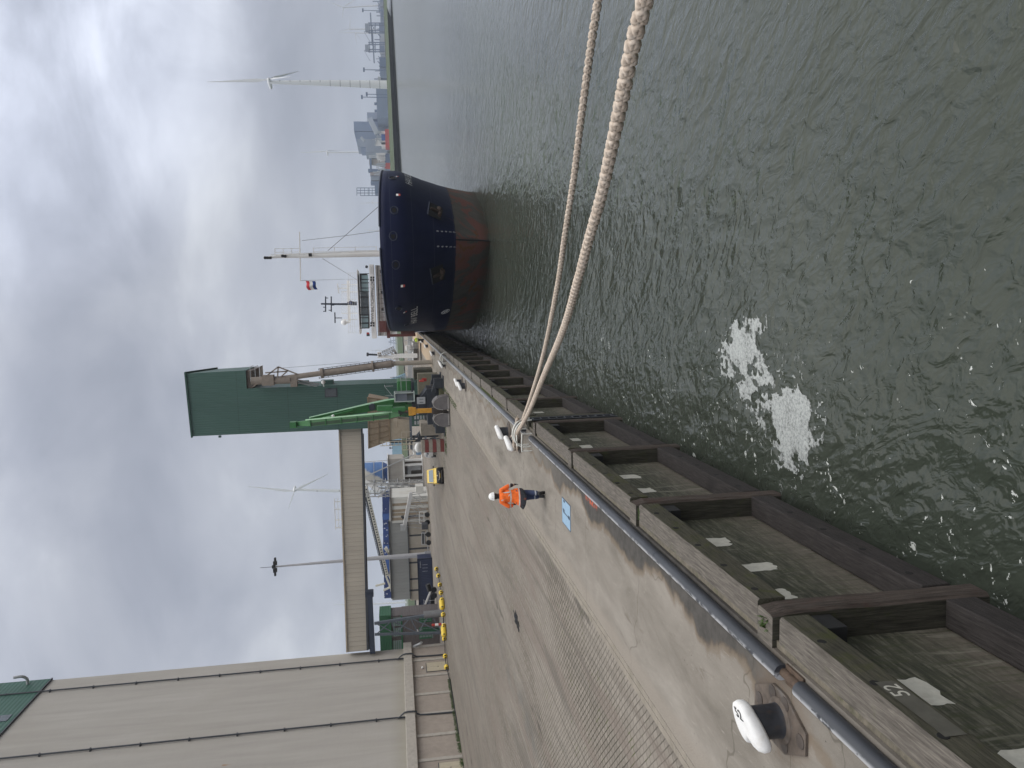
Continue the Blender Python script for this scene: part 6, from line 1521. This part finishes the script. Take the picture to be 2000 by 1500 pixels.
# ================================================================== dyke, far land and the far shore
def strip(name,line,prof,mats,kind):
    """sweeps a cross-section (offset to the land side, z, material) along a plan line"""
    mb=MB();n=len(prof)
    L=[Vector((x,y,0)) for x,y in line]
    for i,p in enumerate(L):
        t=(L[min(i+1,len(L)-1)]-L[max(i-1,0)]).normalized();nn=V(-t.y,t.x,0)
        for o,z,_ in prof:mb.v.append(p+nn*o+V(0,0,z))
    for i in range(len(L)-1):
        for k in range(n-1):mb.f.append((i*n+k,(i+1)*n+k,(i+1)*n+k+1,i*n+k+1));mb.m.append(prof[k][2])
    o=mb.build(name,mats);tag(o,kind=kind);return o
GRASSD=M('dyke grass',(.042,.062,.026),.9,0,.25,.06);STONED=M('dyke basalt revetment',(.17,.165,.165),.85,0,.2,.2);WETST=M('wet tide line',(.025,.025,.024),.6,0,.2,.2)
line=[(292,790)]+[(288-332*f,777-317*f) for f in(0,.02,.06,.12,.2,.35,.5,.65,.8,1.0)]+[(-200,311),(-330,190)]
tip=[]
strip('dyke',line,[(-6,-4.2,2),(-4.9,-3.2,1),(7,.9,0),(12,2.9,0),(20,3.0,0),(30,.6,0),(60,.5,0)],[GRASSD,STONED,WETST],'structure')
FARL=M('far land',(.10,.12,.08),.9,0,.2,.01)
mb=MB();mb.add([(330,860,.45),(-20,525,.45),(-420,150,.45),(-3000,150,.45),(-3000,6000,.45),(900,6000,.45)],[(0,1,2,3,4,5)]);o=mb.build('far_land',FARL);tag(o,kind='structure')
FARQ=M('far quay wall',(.035,.035,.035),.8,0,.3,.05)
mb=MB();mb.box(430,2600,1420,1500,-5,1.8);mb.box(300,2600,1500,6000,-5,1.5);o=mb.build('far_shore',FARQ);tag(o,kind='structure')
# ------------------------------------------------------------------ distant industry (hazy)
DB=[M('hazed far sheet %d'%i,c,.7,0,.1,.03) for i,c in enumerate(((.18,.23,.33),(.11,.155,.25),(.25,.29,.36),(.36,.39,.43)))]  # blue-grey haze of distance put into the base colours
def far_block(name,label,cat,Y,parts_,group=None):
    xs=[p[1] for p in parts_];th=thing(name,label,cat,tuple(P(758,sum(p[2]+p[3] for p in parts_)/2/len(parts_),Y)),0,group)
    for (nm,x0,y0,y1,x1,m,dep) in parts_:
        mb=MB();facade(mb,x0,x1,y0,y1,Y+(random.random()*6),dep);mb.build(nm,DB[m] if isinstance(m,int) else m,th,world=True)
    return th
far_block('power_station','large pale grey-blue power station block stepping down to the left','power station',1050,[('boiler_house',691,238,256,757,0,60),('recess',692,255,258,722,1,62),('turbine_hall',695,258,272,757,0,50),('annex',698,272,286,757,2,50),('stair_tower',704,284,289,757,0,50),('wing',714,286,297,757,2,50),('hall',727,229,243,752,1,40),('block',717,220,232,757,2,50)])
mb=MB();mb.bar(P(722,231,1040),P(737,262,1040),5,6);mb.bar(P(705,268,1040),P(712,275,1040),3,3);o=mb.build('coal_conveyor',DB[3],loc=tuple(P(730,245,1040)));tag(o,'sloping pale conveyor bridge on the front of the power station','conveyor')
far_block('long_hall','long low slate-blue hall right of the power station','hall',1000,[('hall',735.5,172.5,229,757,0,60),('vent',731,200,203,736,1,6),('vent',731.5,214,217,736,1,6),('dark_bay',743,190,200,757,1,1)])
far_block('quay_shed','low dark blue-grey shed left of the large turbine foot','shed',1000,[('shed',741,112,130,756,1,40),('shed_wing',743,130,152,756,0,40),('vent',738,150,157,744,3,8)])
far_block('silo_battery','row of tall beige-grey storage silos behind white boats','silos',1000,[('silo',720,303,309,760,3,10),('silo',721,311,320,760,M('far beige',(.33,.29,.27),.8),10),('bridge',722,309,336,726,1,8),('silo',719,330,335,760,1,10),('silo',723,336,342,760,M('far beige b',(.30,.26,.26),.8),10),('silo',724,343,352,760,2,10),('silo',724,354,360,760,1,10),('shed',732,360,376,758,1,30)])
th=thing('scaffold_frame','tall open blue-grey scaffold frame above the right bow rail','frame',tuple(P(745,374,950)))
mb=MB()
for y in(367,372,377,382):mb.bar(P(697 if y<380 else 704,y,950),P(752,y,950),.7)
for x in(697,704,712,719,721,727,734):mb.bar(P(x,367,950),P(x,382,950),.6)
mb.build('frame',DB[1],th,world=True)
for k,(y0,y1,lb) in enumerate(((45,66,'right hand blue-grey gantry crane on the far quay'),(83,103,'left hand blue-grey gantry crane on the far quay'))):
    Y=1430;th=thing('gantry_crane',lb,'crane',tuple(P(752,(y0+y1)/2,Y)),0,'bulk unloading gantry cranes on the far quay')
    mb=MB()
    for y in(y0,y0+4,y1-6,y1-2):mb.bar(P(719,y,Y),P(753,y,Y),1.6)
    for x in(722,733,742):mb.bar(P(x,y0,Y),P(x,y1,Y),1.3)
    for a,bq in(((726,y0+4),(734,y1-6)),((734,y0+4),(726,y1-6))):mb.bar(P(*a,Y),P(*bq,Y),.9)
    mb.build('portal_frame',DB[1],th,world=True)
    mb=MB();facade(mb,713,720.5,y0+(1 if k==0 else 4),y0+14,Y-5,12);mb.build('machine_house',DB[2],th,world=True)
    mb=MB();mb.bar(P(723.5 if k==0 else 727,y0-20 if k==0 else y0-24,Y),P(727 if k==0 else 731,y1+20,Y),2.2);mb.build('boom',DB[1],th,world=True)
    mb=MB();facade(mb,742,751,y0+6,y0+16,Y-3,8);mb.build('hopper',DB[1],th,world=True)
    mb=MB();mb.bar(P(711,y1-4,Y),P(723,y1+16,Y),.5);mb.bar(P(711,y1-4,Y),P(722,y1-5,Y),.6);mb.build('stays',DB[1],th,world=True)
far_block('far_works','low grey works building at the right edge of the far shore','works',1450,[('wing',744,15,34,752,0,30),('dark_roof',744.5,18,33,749,1,1),('block',742,5,11,752,2,20),('block',743,-12,5,752,0,20)])
th=thing('red_hulled_ship','red hulled white and blue supply ship lying behind the dyke','ship',tuple(P(760,270,820)))
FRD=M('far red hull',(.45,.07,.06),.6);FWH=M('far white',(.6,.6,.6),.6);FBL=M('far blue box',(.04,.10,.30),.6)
mb=MB();facade(mb,752.5,762,252,288,820,12);mb.build('hull',FRD,th,world=True)
mb=MB();facade(mb,741,753,256,261,822,8);facade(mb,733,753,270,282,822,8);facade(mb,745,753,278,288,822,8);mb.build('deckhouse',FWH,th,world=True)
mb=MB();facade(mb,745,753,262.5,274,821,8);mb.build('cargo_box',FBL,th,world=True)
mb=MB();mb.bar(P(727,272,822),P(745,272,822),.8);mb.bar(P(735,258,822),P(745,258,822),1.5);mb.bar(P(738,264,822),P(732,284,822),1.0)
for k in range(6):mb.bar(P(734+2*k,266+3*k,822),P(745,266+3*k,822),.6)
mb.build('masts',DB[3],th,world=True)
r3=random.Random(12)
for k,(y0,y1,lb) in enumerate(((300,318,'white harbour vessel behind the dyke, just left of the small turbine'),(318,330,'middle white vessel behind the dyke near the silos'),(330,342,'white vessel nearest the dark ship bow, behind the dyke'))):
    th=thing('white_vessel',lb,'boat',tuple(P(760,(y0+y1)/2,840)),0,'white vessels moored behind the dyke')
    mb=MB();facade(mb,751,762,y0,y1,840,10);mb.build('hull',[DB[1],FRD,FWH][k] if k<2 else DB[0],th,world=True)
    mb=MB();facade(mb,742,752,y0+2,y1-5,841,6);facade(mb,736,743,y0+4,y1-8,841,6);mb.build('deckhouse',FWH,th,world=True)
    mb=MB()
    for j in range(7):
        y=r3.uniform(y0,y1);mb.bar(P(r3.uniform(728,744),y,840),P(753,y+r3.uniform(-1.5,1.5),840),r3.uniform(.5,1.1))
    for j in range(4):
        x=r3.uniform(736,752);mb.bar(P(x,y0+r3.uniform(0,4),840),P(x+r3.uniform(-2,2),y1-r3.uniform(0,4),840),.6)
    mb.build('masts',DB[3] if k else FWH,th,world=True)
r3=random.Random(31);mb=MB();y=-15.0
while y<352:
    hgt=r3.choice((3,4,5,6,8,10,7))+(3 if 290<y<345 else 0);w=r3.uniform(3,13);Y=1600+r3.uniform(-60,120);hz_=765-(1500-y)*.0095-.0
    hor=768-.0379*((1500-y)-896)
    facade(mb,hor-hgt+1.5,hor+3,y,y+w,Y,30,r3.choice((0,0,1,2,3)))
    if r3.random()<.5:
        yy=y+r3.uniform(0,w);mb.bar(P(hor-hgt-r3.uniform(3,12),yy,Y),P(hor,yy,Y),r3.uniform(.8,2.0),None,1)
    if r3.random()<.3:mb.bar(P(hor-hgt-2,y,Y),P(hor-hgt+3,y+w*1.3,Y),1.6,None,1)
    y+=w*r3.uniform(.7,1.5)
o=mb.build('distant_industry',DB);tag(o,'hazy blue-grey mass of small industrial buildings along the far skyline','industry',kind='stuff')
# ------------------------------------------------------------------ wind turbines
TURB=M('turbine white',(.66,.67,.68),.5,0,.03,.02);TURBD=M('turbine joint',(.30,.31,.33),.6)
def turbine(label,bx,by,hx,hy,Y,tips,rb=2.2,rt=1.5,joints=0,nac=(0,6),dep=(0,0,0)):
    b0=P(bx,by,Y);h0=P(hx,hy,Y);th=thing('wind_turbine',label,'wind turbine',(b0.x,Y,0),0,'white wind turbines')
    mb=MB();mb.tube([(b0.x,Y,0),(b0.x*.5+h0.x*.5,Y,(b0.z+h0.z)/2),(h0.x+nac[0]*.2,Y,h0.z)],[rb,(rb+rt)/2,rt],16);tw=mb.build('tower',TURB,th,world=True,smooth=40)
    if joints:
        for k in range(1,joints):
            f=k/joints;c=V(b0.x,Y,0).lerp(V(h0.x,Y,h0.z),f);r=rb+(rt-rb)*f+.04;mb=MB();mb.tube([c-V(0,0,.35),c+V(0,0,.35)],r,16)
            j=mb.build('joint_ring',TURBD,tw);j.data.transform(Matrix.Translation(-Vector(th.location)))
    n0=h0+V(nac[0]*-.3,nac[1]*-.3,.5);n1=h0+V(nac[0],nac[1],.5);mb=MB();mb.tube([n0,n0.lerp(n1,.3),n1],[rt*.8,rt*1.35,rt*.9],14);mb.build('nacelle',TURB,th,world=True,smooth=60)
    hub=n0
    mb=MB();mb.ball(hub,rt*1.1,10);mb.build('hub',TURB,th,world=True,smooth=60)
    for (tx,ty),dy in zip(tips,dep):
        t_=P(tx,ty,Y)+V(0,dy,0);d=t_-hub;L=d.length;a=d.normalized().cross(V(0,1,0)).normalized();mb=MB();vs=[]
        for f,w in((0,.028),(.06,.026),(.2,.062),(.4,.046),(.7,.026),(.95,.011),(1,.003)):
            p=hub+d*f;w=max(.25,w*L);th_=.22*w
            for s1,s2 in((-.35,0),(0,1),(.65,0),(0,-1)):vs.append(p+a*(s1*w)+V(0,1,0)*(s2*th_*.5))
        n=4;fs=[]
        for i in range(6):
            for k in range(4):fs.append((i*4+k,i*4+(k+1)%4,(i+1)*4+(k+1)%4,(i+1)*4+k))
        mb.add(vs,fs+[(0,1,2,3),(27,26,25,24)]);mb.build('blade',TURB,th,world=True,smooth=50)
    return th
turbine('largest wind turbine with a jointed concrete tower standing on the dyke right of the ship',756,165.5,527,159,800,[(403,160),(579,127),(571,158.5)],4.1,1.6,12,(-4,9),(0,20,-15))
turbine('slim white wind turbine in front of the power station, left of the largest',762,297,640,297,1100,[(587,298),(659,291),(646,301)],1.75,1.0,0,(-3,6),(0,10,-10))
turbine('wind turbine turning behind the conveyor bridge, left of the green tower',781,962,576,957,820,[(484,950),(641,926),(563,995)],1.9,1.3,5,(2,6))
turbine('small dark looking turbine seen between conveyor bridge and warehouse roof',786,1046,736,1045,2300,[(711,1032),(712,1054),(748,1066)],2.2,1.6,0,(3,8))
turbine('faint turbine tower rising below the conveyor bridge near the trestle',786,1177,700,1181,1500,[(650,1180),(720,1160),(722,1200)],1.9,1.2)
turbine('faint distant turbine at the right end of the far shore',748,10,671,15,1900,[(640,2),(700,-4),(668,40)],1.9,1.2)
turbine('faint distant turbine above the right gantry crane',750,57,684,57,2000,[(660,62),(684,30),(705,60)],1.9,1.2)
turbine('faint distant turbine between the two gantry cranes',750,66,694,64,2100,[(663,64),(706,79),(697,88)],1.8,1.2)
turbine('tiny distant turbine between the mast and the scaffold frame',768,397,726,396,2400,[(700,397),(735,382),(738,409)],1.9,1.2)
turbine('tiny distant turbine behind the ship foremast stay',768,451,720,450,2400,[(708,448),(728,441),(727,460)],1.9,1.2)
turbine('tiny distant turbine behind the white harbour crane',780,686,733,684,2200,[(711,683),(747,680),(733,690)],1.9,1.2)
def far_mast(x0,x1,y,Y,lb):
    th=thing('light_mast',lb,'light mast',tuple(P(x1,y,Y)),0,'far light masts')
    a=P(x0,y,Y);mb=MB();mb.tube([V(a.x,Y,0),a],[.7,.4],8);mb.build('pole',DB[1],th,world=True)
    mb=MB();mb.box(a.x-2.2,a.x+2.2,Y-1.5,Y+1.5,a.z-1.6,a.z+.6);mb.build('lamp_head',DB[1],th,world=True)
far_mast(708,738,20,1200,'light mast right of the right gantry crane');far_mast(710,742,136,1000,'light mast above the low dark shed');far_mast(706,740,189.5,990,'taller of two light masts above the long hall');far_mast(715.5,740,184,990,'shorter of two light masts above the long hall')
th=thing('power_pylon','small hazy lattice power pylon between ship and harbour crane','pylon',tuple(P(783,667,1500)))
mb=MB();b_=P(783,667,1500);t_=P(759,667,1500)
for s in(-1,1):mb.bar(V(b_.x+s*5,1500,b_.z),V(b_.x+s*1,1500,t_.z),.9)
for z,w in((t_.z-4,7),(t_.z-10,10)):mb.bar(V(b_.x-w,1500,z),V(b_.x+w,1500,z),.8)
for k in range(5):mb.bar(V(b_.x-4+.7*k,1500,b_.z+4*k),V(b_.x+4-.7*k,1500,b_.z+4*k+4),.5)
mb.build('lattice',DB[1],th,world=True)
th=thing('channel_beacon','short dark channel beacon post standing in the water off the far quay','beacon',tuple(P(766,30,1100)))
b_=P(762.5,30.5,900);mb=MB();mb.tube([V(b_.x,900,WZ),V(b_.x,900,WZ+3)],1.0,8);mb.build('base',BLACK,th);bpy.data.objects['base'].data.transform(Matrix.Translation(-Vector(th.location)))
mb=MB();mb.bar(V(b_.x,900,WZ+3),V(b_.x,900,WZ+7),.4);mb.build('pole',FWH,th,world=True)
for k in range(26):
    f=k/25.;
# small lamp posts along the dyke crest
# ================================================================== air
hz=MB().box(-3200,4700,-420,6100,-9.5,170).build('haze',None or bpy.data.materials.new('haze air'))
tag(hz,kind='stuff')
hm=hz.data.materials[0];hm.use_nodes=True;t=NT(hm);t.n.clear();ou=t.node('ShaderNodeOutputMaterial');pv=t.node('ShaderNodeVolumePrincipled')
pv.inputs['Color'].default_value=(.80,.88,1.0,1);pv.inputs['Density'].default_value=.0002;pv.inputs['Anisotropy'].default_value=.1
t.l.new(pv.outputs[0],ou.inputs['Volume'])
